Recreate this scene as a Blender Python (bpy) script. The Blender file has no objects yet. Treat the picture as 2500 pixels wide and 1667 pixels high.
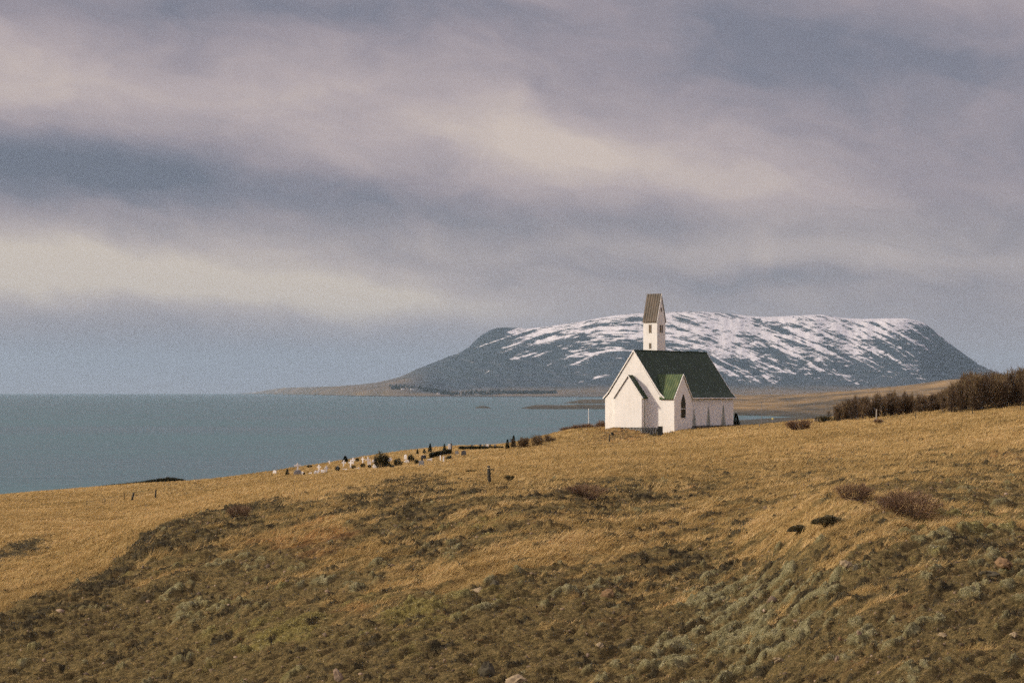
import bpy, math, random
import numpy as np
from mathutils import Vector

random.seed(7)
RNG = np.random.default_rng(7)
sc = bpy.context.scene
COL = sc.collection
R = math.radians

# ------------------------------------------------------------------ camera
LENS = 85.0
F = 2500 * LENS / 36.0                 # focal length in pixels of the 2500 px wide photograph
VH = 958.0                             # eye level row
PITCH = math.atan((VH - 833.5) / F)
SEA = -25.0
cam = bpy.data.cameras.new('camera')
cam.lens = LENS
cam.sensor_width = 36
cam.clip_start = 0.5
cam.clip_end = 200000
camo = bpy.data.objects.new('camera', cam)
camo.rotation_euler = (math.pi / 2 + PITCH, 0, 0)
COL.objects.link(camo)
sc.camera = camo
CP, SP = math.cos(PITCH), math.sin(PITCH)


def ray(u, v):
    x = (u - 1250) / F
    y = (833.5 - v) / F
    return np.array([x, CP - y * SP, SP + y * CP])


def at(u, v, D):
    r = ray(u, v)
    return r * (D / r[1])


def proj(x, y, z):
    fw = y * CP + z * SP
    up = -y * SP + z * CP
    return 1250 + F * x / fw, 833.5 - F * up / fw


# ------------------------------------------------------------------ tags
def tag(o, label=None, cat=None, group=None, kind=None):
    if label: o['label'] = label
    if cat: o['category'] = cat
    if group: o['group'] = group
    if kind: o['kind'] = kind
    return o


def empty(name, loc, rz=0.0):
    o = bpy.data.objects.new(name, None)
    o.empty_display_size = 0.3
    o.location = loc
    o.rotation_euler = (0, 0, rz)
    COL.objects.link(o)
    return o


def np_mesh(name, V, FA, mat=None, smooth=False, attrs=None):
    """V (n,3), FA list of int arrays (m,k)"""
    me = bpy.data.meshes.new(name)
    V = np.asarray(V, np.float32)
    if not isinstance(FA, (list, tuple)):
        FA = [FA]
    FA = [np.asarray(f, np.int32) for f in FA if len(f)]
    loops = np.concatenate([f.ravel() for f in FA])
    tot = np.concatenate([np.full(len(f), f.shape[1], np.int32) for f in FA])
    st = np.concatenate([[0], np.cumsum(tot)[:-1]]).astype(np.int32)
    me.vertices.add(len(V)); me.vertices.foreach_set('co', V.ravel())
    me.loops.add(len(loops)); me.loops.foreach_set('vertex_index', loops)
    me.polygons.add(len(tot)); me.polygons.foreach_set('loop_start', st)
    me.polygons.foreach_set('loop_total', tot)
    if smooth:
        me.polygons.foreach_set('use_smooth', np.ones(len(tot), bool))
    me.update(calc_edges=True)
    for an, (typ, data) in (attrs or {}).items():
        a = me.attributes.new(an, typ, 'POINT')
        a.data.foreach_set('value' if typ == 'FLOAT' else ('color' if typ == 'FLOAT_COLOR' else 'vector'),
                           np.asarray(data, np.float32).ravel())
    if mat: me.materials.append(mat)
    return me


def link(name, me, parent=None, loc=None):
    o = bpy.data.objects.new(name, me)
    COL.objects.link(o)
    if loc is not None: o.location = loc
    if parent: o.parent = parent
    return o


class MB:
    """collects polygons of one mesh"""
    def __init__(s): s.v = []; s.f = []; s.sm = []
    def add(s, vs, fs, sm=False):
        b = len(s.v)
        s.v += [tuple(map(float, p)) for p in vs]
        s.f += [tuple(i + b for i in f) for f in fs]
        s.sm += [sm] * len(fs)
    def hexa(s, p):       # 8 points: bottom ring 0-3, top ring 4-7
        s.add(p, [(0, 3, 2, 1), (4, 5, 6, 7), (0, 1, 5, 4), (1, 2, 6, 5), (2, 3, 7, 6), (3, 0, 4, 7)])
    def box(s, x0, x1, y0, y1, z0, z1, T=None):
        p = [(x0, y0, z0), (x1, y0, z0), (x1, y1, z0), (x0, y1, z0), (x0, y0, z1), (x1, y0, z1), (x1, y1, z1), (x0, y1, z1)]
        if T: p = [T(*q) for q in p]
        s.hexa(p)
    def prism(s, a, b):   # two matching rings
        n = len(a)
        s.add(list(a) + list(b), [tuple(range(n - 1, -1, -1)), tuple(range(n, 2 * n))] +
              [(i, (i + 1) % n, n + (i + 1) % n, n + i) for i in range(n)])
    def tube(s, p0, p1, r0, r1, n=8, cap=True):
        p0 = Vector(p0); p1 = Vector(p1)
        d = (p1 - p0).normalized()
        a = d.orthogonal().normalized(); b = d.cross(a)
        A = [p0 + (a * math.cos(2 * math.pi * i / n) + b * math.sin(2 * math.pi * i / n)) * r0 for i in range(n)]
        B = [p1 + (a * math.cos(2 * math.pi * i / n) + b * math.sin(2 * math.pi * i / n)) * r1 for i in range(n)]
        fs = [(i, (i + 1) % n, n + (i + 1) % n, n + i) for i in range(n)]
        if cap: fs += [tuple(range(n - 1, -1, -1)), tuple(range(n, 2 * n))]
        s.add(A + B, fs)
    def build(s, name, mat, parent=None, loc=None, smooth=False, bevel=0.0):
        me = bpy.data.meshes.new(name)
        me.from_pydata(s.v, [], s.f)
        if smooth: me.polygons.foreach_set('use_smooth', np.ones(len(s.f), bool))
        me.update()
        me.materials.append(mat)
        o = link(name, me, parent, loc)
        if bevel:
            m = o.modifiers.new('bevel', 'BEVEL'); m.width = bevel; m.segments = 2; m.limit_method = 'ANGLE'
        return o


# ------------------------------------------------------------------ numpy noise
def _h(ix, iy, s):
    n = (ix.astype(np.int64) * 374761393 + iy.astype(np.int64) * 668265263 + s * 974634777) & 0xFFFFFFFF
    n = ((n ^ (n >> 13)) * 1274126177) & 0xFFFFFFFF
    n = (n ^ (n >> 16)) * 2246822519 & 0xFFFFFFFF
    return ((n ^ (n >> 15)) & 0xFFFFFF) / float(0x1000000)


def perlin(x, y, s=0):
    x = np.asarray(x, float); y = np.asarray(y, float)
    ix = np.floor(x); iy = np.floor(y)
    fx = x - ix; fy = y - iy
    ux = fx * fx * fx * (fx * (fx * 6 - 15) + 10); uy = fy * fy * fy * (fy * (fy * 6 - 15) + 10)
    def g(a, b):
        t = _h(ix + a, iy + b, s) * 2 * np.pi
        return np.cos(t) * (fx - a) + np.sin(t) * (fy - b)
    return 1.5 * ((g(0, 0) * (1 - ux) + g(1, 0) * ux) * (1 - uy) + (g(0, 1) * (1 - ux) + g(1, 1) * ux) * uy)


def fbm(x, y, o=4, s=0, gain=0.5):
    a = 1.0; t = 0; n = 0.0
    for k in range(o):
        t = t + a * perlin(x * 2.03 ** k + 17 * k, y * 2.03 ** k - 9 * k, s + k); n += a; a *= gain
    return t / n


def domes(x, y, s=0, r0=0.35, r1=0.75):
    """rounded hummocks: one dome per jittered cell"""
    ix = np.floor(x); iy = np.floor(y); out = np.zeros_like(x)
    for a in (-1, 0, 1):
        for b in (-1, 0, 1):
            cx = ix + a + 0.15 + 0.7 * _h(ix + a, iy + b, s); cy = iy + b + 0.15 + 0.7 * _h(ix + a, iy + b, s + 1)
            k = _h(ix + a, iy + b, s + 2)
            r = r0 + (r1 - r0) * k
            d2 = ((x - cx) ** 2 + (y - cy) ** 2) / (r * r)
            out = np.maximum(out, np.clip(1 - d2, 0, 1) ** 0.6 * (0.4 + 0.6 * k))
    return out


def sstep(a, b, x):
    t = np.clip((x - a) / (b - a), 0, 1)
    return t * t * (3 - 2 * t)


# ------------------------------------------------------------------ near ground: heights from surveyed points (pixel, distance)
GP = [
 # the slope facing the camera
 (0,1667,72),(0,1580,76),(-300,1667,74),(600,1667,68),(1250,1667,65),(1900,1667,61),(2500,1667,57),(2900,1667,55),
 (300,1560,77),(600,1500,77),(1250,1500,73),(1900,1500,69),(2500,1450,66),(600,1400,86),(1250,1400,80),(1900,1380,78),(2500,1300,78),(2800,1300,76),
 # bank crest and the grass dip behind it
 (-300,1580,82),(0,1505,80),(50,1487,81),(140,1455,84),(230,1418,88),(310,1355,94),(400,1289,102),(620,1235,126),(1000,1171,150),
 (-300,1560,122),(45,1474,116),(135,1440,121),(225,1408,128),(305,1340,138),(395,1280,152),(620,1226,172),
 (100,1390,142),(100,1330,168),(100,1270,205),(250,1280,195),(-300,1290,200),
 # golden field
 (0,1240,285),(0,1213,370),(325,1218,300),(325,1189,395),(-300,1250,330),(600,1190,250),(600,1163,370),
 (700,1153,330),(700,1148,370),(950,1128,305),(950,1109,365),(800,1175,240),(1100,1092,365),(1100,1120,290),
 (1195,1183,131),(1250,1250,92),(1250,1130,215),(1250,1086,350),(1380,1053,365),(1900,1250,92),(1700,1180,128),
 (1600,1100,235),(2000,1150,140),(2050,1028,305),(1900,1040,320),(2000,1300,77),(1900,1100,190),(2500,1200,95),(2500,1100,150),(2500,998,275),
 (2250,1013,290),(2800,980,270),(2800,1100,140),(2250,1060,210),
 # round the church
 (1477,1048,350),(1560,1067,338.5),(1620,1064,340),(1650,1054,342),(1700,1048,348),(1790,1043.5,366),(1560,1085,300),(1790,1062,300),
]
GX = [  # explicit (x, y, z): under the camera, the hidden slope to the sea
 (0,4,-1.75),(1.5,5,-1.75),(-1.5,5,-1.8),(0,9,-1.95),(3,9,-1.95),(-3,9,-2.0),(0,18,-2.75),(5,18,-2.7),(-5,18,-2.9),(0,30,-4.5),(9,30,-4.3),(-9,30,-4.9),(0,46,-7.2),(14,46,-6.6),(-14,46,-8.0),(22,50,-6.8),(-24,55,-9.4),
 (-60,470,-22),(-110,480,-27),(-10,480,-18),(20,450,-11),(45,450,-9),(80,430,-4),(110,420,-1.5),
 (-70,640,-30),(0,640,-30),(60,640,-27),(130,640,-20),(-160,640,-31),(190,600,-6),
]


def _gpts():
    P = [at(*p) for p in GP] + [np.array(p, float) for p in GX]
    P = np.array(P)
    return np.stack([P[:, 0] / P[:, 1] * 4.5, np.log(P[:, 1])], 1), P[:, 2]


def _ker(a, b):
    d2 = ((a[:, None, :] - b[None, :, :]) ** 2).sum(2) + 1e-12
    return 0.5 * d2 * np.log(d2)


TC, TZ = _gpts()
_n = len(TC)
_A = np.zeros((_n + 3, _n + 3))
_A[:_n, :_n] = _ker(TC, TC) + np.eye(_n) * 2e-4
_A[:_n, _n] = 1; _A[:_n, _n + 1:] = TC; _A[_n, :_n] = 1; _A[_n + 1:, :_n] = TC.T
TW = np.linalg.solve(_A, np.concatenate([TZ, [0, 0, 0]]))


def base_z(x, y):
    x = np.atleast_1d(np.asarray(x, float)); y = np.atleast_1d(np.asarray(y, float))
    sh = x.shape
    q = np.stack([(x / y * 4.5).ravel(), np.log(y).ravel()], 1)
    out = np.empty(len(q))
    for i in range(0, len(q), 60000):
        k = q[i:i + 60000]
        out[i:i + 60000] = _ker(k, TC) @ TW[:_n] + TW[_n] + k @ TW[_n + 1:]
    return out.reshape(sh)


# cover map: u, v, grass, moss, yellow moss, dark heath with painted shade, rust
CV = [
 (100,1560,.2,.2,.1,.32,.3),(250,1480,.16,.22,.12,.42,.3),(420,1330,.16,.2,.1,.48,.25),(600,1270,.26,.15,.1,.45,.1),(1530,1060,.6,0,0,.4,.7),(300,1600,.1,.35,.15,.3,.2),(80,1650,.08,.3,.1,.25,.3),
 (600,1400,.2,.5,.2,.3,.1),(500,1500,.15,.55,.25,.25,.1),(700,1340,.55,.25,.1,.15,.7),(770,1315,.7,.15,.1,.1,.7),(850,1430,.25,.5,.2,.35,.1),(700,1560,.1,.35,.55,.25,.1),(900,1480,.2,.4,.5,.2,.2),
 (1000,1500,.15,.4,.65,.2,.2),(600,1630,.08,.3,.3,.25,.2),(900,1600,.06,.15,.2,.3,.3),(1150,1560,.06,.15,.2,.3,.3),(1300,1600,.06,.12,.1,.25,.3),(880,1490,.55,.1,.2,.1,.6),
 (900,1220,.5,.15,.05,.55,0),(1050,1190,.5,.1,0,.55,.3),(800,1190,.95,0,0,.1,0),(1150,1175,.7,.05,0,.3,.5),
 (1000,1260,.4,.3,.1,.5,.1),(1200,1300,.45,.3,.35,.3,.1),(1100,1360,.3,.5,.2,.4,.1),(1000,1310,.35,.4,.2,.35,.2),
 (1000,1430,.85,.2,0,.15,.4),(1150,1400,.88,.2,.1,.15,.2),(1300,1370,.88,.2,0,.2,.2),(1450,1330,.85,.2,0,.2,.1),(1570,1265,.70,.25,.1,.3,0),(1700,1255,.74,.25,.1,.3,0),(1800,1262,.78,.25,.1,.25,0),
 (1400,1225,.5,.2,.05,.5,0),(1550,1215,.5,.2,0,.5,0),(1300,1240,.5,.2,.15,.4,.2),
 (1250,1470,.2,.45,.4,.3,.1),(1450,1450,.12,.5,.15,.35,.2),(1500,1540,.06,.25,.1,.3,.4),
 (1650,1380,.3,.4,.1,.5,.1),(1800,1300,.6,.2,0,.45,.1),(1900,1302,.95,.05,0,.1,.1),(2010,1312,.9,.1,0,.1,0),(2060,1355,.45,.4,.1,.4,0),
 (2200,1320,.5,.5,.3,.2,0),(2400,1280,.45,.6,.45,.1,0),(2300,1350,.25,.5,.2,.45,0),(2450,1450,.2,.5,.1,.3,.1),(2480,1370,.2,.4,.1,.4,.1),
 (1800,1450,.15,.75,.1,.35,.1),(2000,1450,.2,.75,.05,.4,.1),(2150,1480,.5,.35,0,.2,.3),(2230,1490,.25,.2,0,.3,.5),(1850,1560,.1,.9,.1,.3,0),(2100,1560,.08,.75,.1,.25,.1),(2300,1600,.05,.12,0,.2,.3),
 (2000,1640,.05,.2,0,.2,.4),(1650,1600,.08,.65,.1,.25,.1),(1500,1640,.08,.3,.1,.25,.2),(2480,1600,.1,.4,.1,.2,.1),
 (1300,1130,.97,0,0,.22,0),(1600,1120,.85,.05,.1,.25,0),(1700,1090,.9,.05,.1,.2,.1),(2000,1080,.95,0,.05,.22,0),(2300,1040,1,0,0,.22,0),(2450,1060,1,0,0,.05,0),(2000,1130,.65,.2,.15,.35,.1),  # upper field: dark share partly paints shadow ledges in the grass
 (2300,1130,.6,.2,.1,.35,.1),(2450,1130,.5,.1,0,.35,.6),(1750,1150,.75,.1,.1,.3,.1),(1600,1170,.8,.05,.05,.25,0),(2200,1090,.85,.05,.1,.2,0),(1900,1200,.8,.1,.05,.25,.2),(2100,1230,.8,.1,.05,.2,0),(2400,1200,.7,.25,.2,.15,0),
 (300,1230,1,0,0,.22,0),(700,1170,1,0,0,.22,0),(1000,1130,1,0,0,.22,0),(100,1240,1,0,0,.05,0),(1300,1080,1,0,0,.05,0),(1700,1060,.95,0,.05,.1,0),(1450,1150,.9,0,.05,.2,.2),
]
_cv = np.array(CV)
_gu, _gv = np.meshgrid(np.linspace(-400, 2900, 166), np.linspace(990, 1720, 147))
_w = 1.0 / (((_gu[..., None] - _cv[:, 0]) / 90.0) ** 2 + ((_gv[..., None] - _cv[:, 1]) / 32.0) ** 2 + 0.15) ** 1.5
CMAP = (_w @ _cv[:, 2:]) / _w.sum(-1, keepdims=True)

CRQ = np.array([(p[0] / p[1], math.log(p[1])) for p in [at(-300,1580,82),at(0,1505,80),at(50,1487,81),at(140,1455,84),at(230,1418,88),at(310,1355,94),at(400,1289,102),at(620,1235,126),at(1000,1171,150)]])
PH = R(50)                               # the lie of the swards: wind- and slope-combed streaks


def cover(x, y, z):
    u, v = proj(x, y, z)
    fu = np.clip((u + 400) / 20.0, 0, 164.99); fv = np.clip((v - 990) / 5.0, 0, 145.99)
    iu = fu.astype(int); iv = fv.astype(int); a = (fu - iu)[..., None]; b = (fv - iv)[..., None]
    M = (CMAP[iv, iu] * (1 - a) + CMAP[iv, iu + 1] * a) * (1 - b) + (CMAP[iv + 1, iu] * (1 - a) + CMAP[iv + 1, iu + 1] * a) * b
    q = x / y
    cr = np.interp(q, CRQ[:, 0], CRQ[:, 1])
    al = x * math.cos(PH) + y * math.sin(PH); ac = -x * math.sin(PH) + y * math.cos(PH)
    side = np.log(y) - cr + 0.035 * fbm(al / 2.5, ac / 2.5, 3, 60)
    behind = sstep(-0.008, 0.02, side) * sstep(1050, 900, u) * (y < 260)
    n1 = fbm(al / 18.0, ac / 2.2, 4, 11)
    n2 = fbm(al / 5.0, ac / 0.85, 3, 23)
    n6 = fbm(al / 2.0, ac / 0.36, 3, 27)
    n3 = fbm(al / 8.0, ac / 1.5, 4, 31)
    n4 = fbm(x / 0.6, y / 0.8, 3, 37)
    n5 = fbm(al / 9.0, ac / 1.4, 3, 41)
    n7 = fbm(al / 1.4, ac / 0.45, 3, 55)
    wx = x + 0.25 * perlin(x / 0.9, y / 0.9, 90); wy = y + 0.25 * perlin(x / 0.9, y / 0.9, 91)
    ad = wx * math.cos(PH) + wy * math.sin(PH); cd = -wx * math.sin(PH) + wy * math.cos(PH)
    d1 = domes(ad / 1.15, cd / 0.44, 100); d2 = domes(ad / 0.48, cd / 0.24, 110); d3 = domes(ad / 3.2, cd / 0.9, 120)
    g = M[..., 0] * (1 - behind) + 0.93 * behind
    dk = M[..., 3] * (1 - behind) + 0.10 * behind
    dk = dk + (0.12 + 0.3 * n2) * np.exp(-((side + 0.03) / 0.05) ** 2) * sstep(700, 450, u)
    ms = M[..., 1] * (1 - behind); ye = M[..., 2] * (1 - behind) + 0.1 * behind; ru = M[..., 4] * (1 - behind)
    # a dark shrubby patch in the grass dip on the left
    pd = np.exp(-(((u - 50) / 75) ** 2 + ((v - 1345 - 0.3 * (50 - u)) / 22) ** 2)) * behind
    dk = dk + 0.75 * pd; g = g - 0.6 * pd
    g = np.where(behind > .5, g, 0.08 + 0.90 * g - 0.17 * np.exp(-((v - 1175) / 60) ** 2) * sstep(1300, 1500, u))
    gold = sstep(0.36, 0.62, g * (0.80 + 0.14 * sstep(1200, 1140, v) + 0.14 * behind) + 0.44 * n1 + 0.40 * n2 + 0.34 * n6 - 0.10 * (d1 - 0.3))
    moss = sstep(0.60, 0.72, 0.08 + 0.70 * ms + 0.36 * n3 + 0.40 * n4 + 0.62 * (np.maximum(d1, 0.8 * d3) - 0.48))
    yel = sstep(0.44, 0.72, 0.06 + 1.1 * ye + 0.45 * n5 + 0.30 * n4 + 0.25 * (d1 - 0.4))
    dark = sstep(0.52, 0.66, 0.03 + 0.90 * dk + 0.34 * n2 + 0.70 * n7 - 0.35 * (d1 - 0.3) + 0.25 * fbm(al / 4.2, ac / 1.3, 3, 51) + 0.04)  # heath, thickened in the hummock troughs to paint in their shade
    rust = sstep(0.40, 0.75, ru + 0.40 * fbm(al / 4, ac / 1.5, 3, 71))
    gold = gold * (1 - 0.85 * dark)
    return gold, moss * (1 - gold) * (1 - 0.7 * dark), yel * (1 - 0.8 * gold), dark, rust, d1, d2, d3


def relief(x, y, cov):
    gold, moss, yel, dark, rust, d1, d2, d3 = cov
    near = 1 - 0.45 * sstep(120, 300, y)
    bump = (1 - gold) * (0.17 * d1 + 0.09 * d2) + moss * (0.11 * d1 + 0.05 * d2) + dark * (0.09 * d2 + 0.06)
    bump = bump + gold * (0.20 * d3 + 0.10 * d1) + 0.16 * (d3 - 0.3) * (1 - gold)
    bump = bump + 0.05 * fbm(x / 0.30, y / 0.35, 3, 130) * sstep(170, 80, y)
    # turf bank in front of the church, banked against the left part of the stone wall
    u = 1250 + F * x / y
    bank = 0.72 * sstep(1462, 1505, u) * sstep(1590, 1545, u) * np.exp(-((y - 339.6) / 2.6) ** 2) + 0.2 * sstep(1400, 1480, u) * sstep(1600, 1560, u) * np.exp(-((y - 336.5) / 4) ** 2)
    return bump * near + 0.12 * fbm(x / 6, y / 7, 3, 140) * sstep(15, 40, y) + bank


def ground(x, y):
    x = np.atleast_1d(np.asarray(x, float)); y = np.atleast_1d(np.asarray(y, float))
    z = base_z(x, y)
    c = cover(x, y, z)
    return z + relief(x, y, c), c


def gz(x, y):
    return float(ground([x], [y])[0][0])


def hit(u, v, dmax=440, dmin=22):
    """first ground point seen at that pixel (or the skyline of that column)"""
    D = np.exp(np.linspace(math.log(dmin), math.log(dmax), 700))
    q = (u - 1250) / F
    z, _ = ground(q * D * 1.0, D)
    # q is x / forward depth; correct for pitch
    x = q * (D * CP + z * SP)
    _, vv = proj(x, D, z)
    k = np.nonzero(vv <= v)[0]
    i = k[0] if len(k) else int(np.argmin(vv))
    return np.array([x[i], D[i], z[i]])


# ------------------------------------------------------------------ node helpers
class NT:
    def __init__(s, nt): s.nt = nt; s.n = nt.nodes; s.l = nt.links
    def _in(s, sock, v):
        if v is None: return
        if hasattr(v, 'is_output'): s.l.new(v, sock)
        else:
            try: sock.default_value = v
            except Exception:
                sock.default_value = (*v, 1.0) if len(v) == 3 else v
    def node(s, t, **kw):
        n = s.n.new(t)
        for k, v in kw.items(): setattr(n, k, v)
        return n
    def m(s, op, a, b=None, c=None, clamp=False):
        n = s.node('ShaderNodeMath', operation=op, use_clamp=clamp)
        s._in(n.inputs[0], a); s._in(n.inputs[1], b); s._in(n.inputs[2], c)
        return n.outputs[0]
    def vm(s, op, a, b=None):
        n = s.node('ShaderNodeVectorMath', operation=op)
        s._in(n.inputs[0], a); s._in(n.inputs[1], b)
        return n.outputs['Value'] if op in ('DOT_PRODUCT', 'LENGTH') else n.outputs[0]
    def noise(s, vec, scale, detail=4, rough=0.55, dist=0.0):
        n = s.node('ShaderNodeTexNoise'); s._in(n.inputs['Vector'], vec)
        n.inputs['Scale'].default_value = scale; n.inputs['Detail'].default_value = detail
        n.inputs['Roughness'].default_value = rough; n.inputs['Distortion'].default_value = dist
        return n.outputs['Fac']
    def mix(s, f, a, b, typ='MIX'):
        n = s.node('ShaderNodeMix', data_type='RGBA', blend_type=typ)
        s._in(n.inputs[0], f); s._in(n.inputs[6], a); s._in(n.inputs[7], b)
        return n.outputs[2]
    def ramp(s, f, stops, interp='LINEAR'):
        n = s.node('ShaderNodeValToRGB'); s._in(n.inputs[0], f)
        e = n.color_ramp.elements; n.color_ramp.interpolation = interp
        while len(e) < len(stops): e.new(0.5)
        for i, (p, c) in enumerate(stops):
            e[i].position = p; e[i].color = (*c, 1) if len(c) == 3 else c
        return n.outputs[0]
    def mrange(s, v, a, b, c=0.0, d=1.0, smooth=True):
        n = s.node('ShaderNodeMapRange'); n.interpolation_type = 'SMOOTHSTEP' if smooth else 'LINEAR'
        s._in(n.inputs[0], v)
        for i, k in zip((1, 2, 3, 4), (a, b, c, d)): n.inputs[i].default_value = k
        return n.outputs[0]
    def attr(s, name, out='Fac'):
        n = s.node('ShaderNodeAttribute'); n.attribute_name = name
        return n.outputs[out]
    def comb(s, x, y, z):
        n = s.node('ShaderNodeCombineXYZ'); s._in(n.inputs[0], x); s._in(n.inputs[1], y); s._in(n.inputs[2], z)
        return n.outputs[0]
    def sep(s, v):
        n = s.node('ShaderNodeSeparateXYZ'); s._in(n.inputs[0], v)
        return n.outputs
    def bump(s, h, strength, dist, normal=None):
        n = s.node('ShaderNodeBump'); s._in(n.inputs['Height'], h)
        n.inputs['Strength'].default_value = strength; n.inputs['Distance'].default_value = dist
        if normal is not None: s._in(n.inputs['Normal'], normal)
        return n.outputs[0]


def material(name):
    m = bpy.data.materials.new(name); m.use_nodes = True
    t = NT(m.node_tree)
    b = t.n['Principled BSDF']
    b.inputs['Roughness'].default_value = 0.9
    b.inputs['Specular IOR Level'].default_value = 0.15
    return m, t, b


def obj_pos(t):
    return t.node('ShaderNodeTexCoord').outputs['Object']


def world_pos(t):
    return t.node('ShaderNodeNewGeometry').outputs['Position']


def plain(name, c, var=0.25, scale=3.0, rough=0.9, c2=None, bumpd=0.0, spec=0.15):
    m, t, b = material(name)
    p = obj_pos(t)
    n = t.noise(p, scale, 5, 0.6)
    lo = tuple(k * (1 - var) for k in c); hi = tuple(min(1, k * (1 + var)) for k in (c2 or c))
    t._in(b.inputs['Base Color'], t.ramp(n, [(0.3, lo), (0.7, hi)]))
    b.inputs['Roughness'].default_value = rough
    b.inputs['Specular IOR Level'].default_value = spec
    if bumpd: t._in(b.inputs['Normal'], t.bump(n, 0.8, bumpd))
    return m


def veg(name, stops, trans=0.25):
    """leaves, blades, twigs: colour by the per-blade 'tint' value"""
    m, t, b = material(name)
    c = t.ramp(t.attr('tint'), stops)
    t._in(b.inputs['Base Color'], c)
    b.inputs['Roughness'].default_value = 0.85
    if trans:
        d = t.node('ShaderNodeBsdfTranslucent'); t._in(d.inputs[0], c)
        mx = t.node('ShaderNodeMixShader'); mx.inputs[0].default_value = trans
        t.l.new(b.outputs[0], mx.inputs[1]); t.l.new(d.outputs[0], mx.inputs[2])
        t.l.new(mx.outputs[0], t.n['Material Output'].inputs[0])
    return m


# ------------------------------------------------------------------ sun and sky
SUN_EL = R(30)
_sh = (-0.976, -0.216)
SUND = Vector((_sh[0] * math.cos(SUN_EL), _sh[1] * math.cos(SUN_EL), math.sin(SUN_EL))).normalized()
sl = bpy.data.lights.new('sun', 'SUN'); sl.energy = 3.9; sl.angle = R(4); sl.color = (1.0, 0.86, 0.68)
so = bpy.data.objects.new('sun', sl); COL.objects.link(so)
so.rotation_euler = (-SUND).to_track_quat('-Z', 'Y').to_euler()
so.location = (-60, -20, 80)

wd = bpy.data.worlds.new('World'); sc.world = wd; wd.use_nodes = True
t = NT(wd.node_tree)
bg = t.n['Background']
sky = t.node('ShaderNodeTexSky'); sky.sky_type = 'NISHITA'; sky.sun_disc = False
sky.sun_elevation = SUN_EL; sky.sun_rotation = math.atan2(_sh[0], _sh[1]); sky.air_density = 1.0; sky.dust_density = 2.0
dv = t.vm('NORMALIZE', t.node('ShaderNodeTexCoord').outputs['Generated'])
dx, dy, dz = t.sep(dv)
az = t.m('ARCTAN2', dx, dy)
el = t.m('ARCSINE', dz)
KK = F / 1.0629
U0 = t.m('MULTIPLY_ADD', az, KK, 1176.0)
V0 = t.m('MULTIPLY_ADD', el, -KK, VH / 1.0629)
wv = t.comb(t.m('MULTIPLY', U0, 1 / 360.0), t.m('MULTIPLY_ADD', V0, 1 / 185.0, t.m('MULTIPLY', U0, -1 / 1400.0)), 3.3)
w1 = t.m('SUBTRACT', t.noise(wv, 1.0, 5, 0.55), 0.5)
w2 = t.m('SUBTRACT', t.noise(t.vm('ADD', wv, (31.0, 17.0, 5.0)), 1.0, 5, 0.55), 0.5)
U = t.m('MULTIPLY_ADD', w1, 330.0, U0)
V = t.m('MULTIPLY_ADD', w2, 130.0, V0)


def gauss(cx, cy, sx, sy, rot, amp):
    c, s = math.cos(R(rot)), math.sin(R(rot))
    du = t.m('SUBTRACT', U, cx); dvv = t.m('SUBTRACT', V, cy)
    a = t.m('ADD', t.m('MULTIPLY', du, c / sx), t.m('MULTIPLY', dvv, s / sx))
    b = t.m('ADD', t.m('MULTIPLY', du, -s / sy), t.m('MULTIPLY', dvv, c / sy))
    r2 = t.m('ADD', t.m('MULTIPLY', a, a), t.m('MULTIPLY', b, b))
    return t.m('MULTIPLY', t.m('EXPONENT', t.m('MULTIPLY', r2, -1.0)), amp)


B = None
for g in [(40,605,520,86,1,.50),(620,660,500,58,2,.34),(950,705,380,45,4,.20),(40,180,360,80,6,.26),(560,235,430,85,6,.12),(1150,335,620,125,7,.19),(1310,330,290,75,8,.28),(1700,400,330,80,8,.10),
          (80,375,440,88,4,-.54),(640,455,430,56,5,-.26),(420,800,700,50,1,-.14),(650,25,680,62,0,-.26),(1980,140,520,115,6,-.34),(2250,430,300,200,0,-.06),(1500,575,330,34,2,.14),(1950,590,320,45,2,.10),
          (1780,640,220,26,0,-.16),(1200,515,420,45,3,-.14),(2260,5,260,45,4,.14),(300,830,800,70,0,-.02),(1000,800,300,40,0,.02)]:
    gg = gauss(*g)
    B = gg if B is None else t.m('ADD', B, gg)
fine = t.m('SUBTRACT', t.noise(t.comb(t.m('MULTIPLY', U, 1 / 270.0), t.m('MULTIPLY_ADD', V, 1 / 120.0, t.m('MULTIPLY', U0, -1 / 900.0)), 9.1), 1.0, 8, 0.58, 0.35), 0.5)
# the fine billows die out in the even air near the horizon
B = t.m('ADD', t.m('ADD', B, 0.505), t.m('MULTIPLY', fine, t.mrange(V0, 870, 640, 0.06, 0.58)))
cl = t.ramp(B, [(0.0, (.140, .160, .208)), (0.22, (.205, .210, .257)), (0.45, (.325, .292, .322)), (0.68, (.465, .402, .400)), (0.95, (.64, .55, .475))])
cl = t.mix(t.mrange(V0, 560, 430), cl, t.mix(1.0, cl, (1.0, .965, .995, 1), 'MULTIPLY'))
lowb = t.m('EXPONENT', t.m('MULTIPLY', t.m('POWER', t.m('DIVIDE', t.m('SUBTRACT', V0, 860.0), 110.0), 2.0), -1.0))
cl = t.mix(t.m('MULTIPLY', lowb, t.mrange(U0, 2100, 900, 0.25, 0.6)), cl, (.262, .288, .365, 1))
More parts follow.
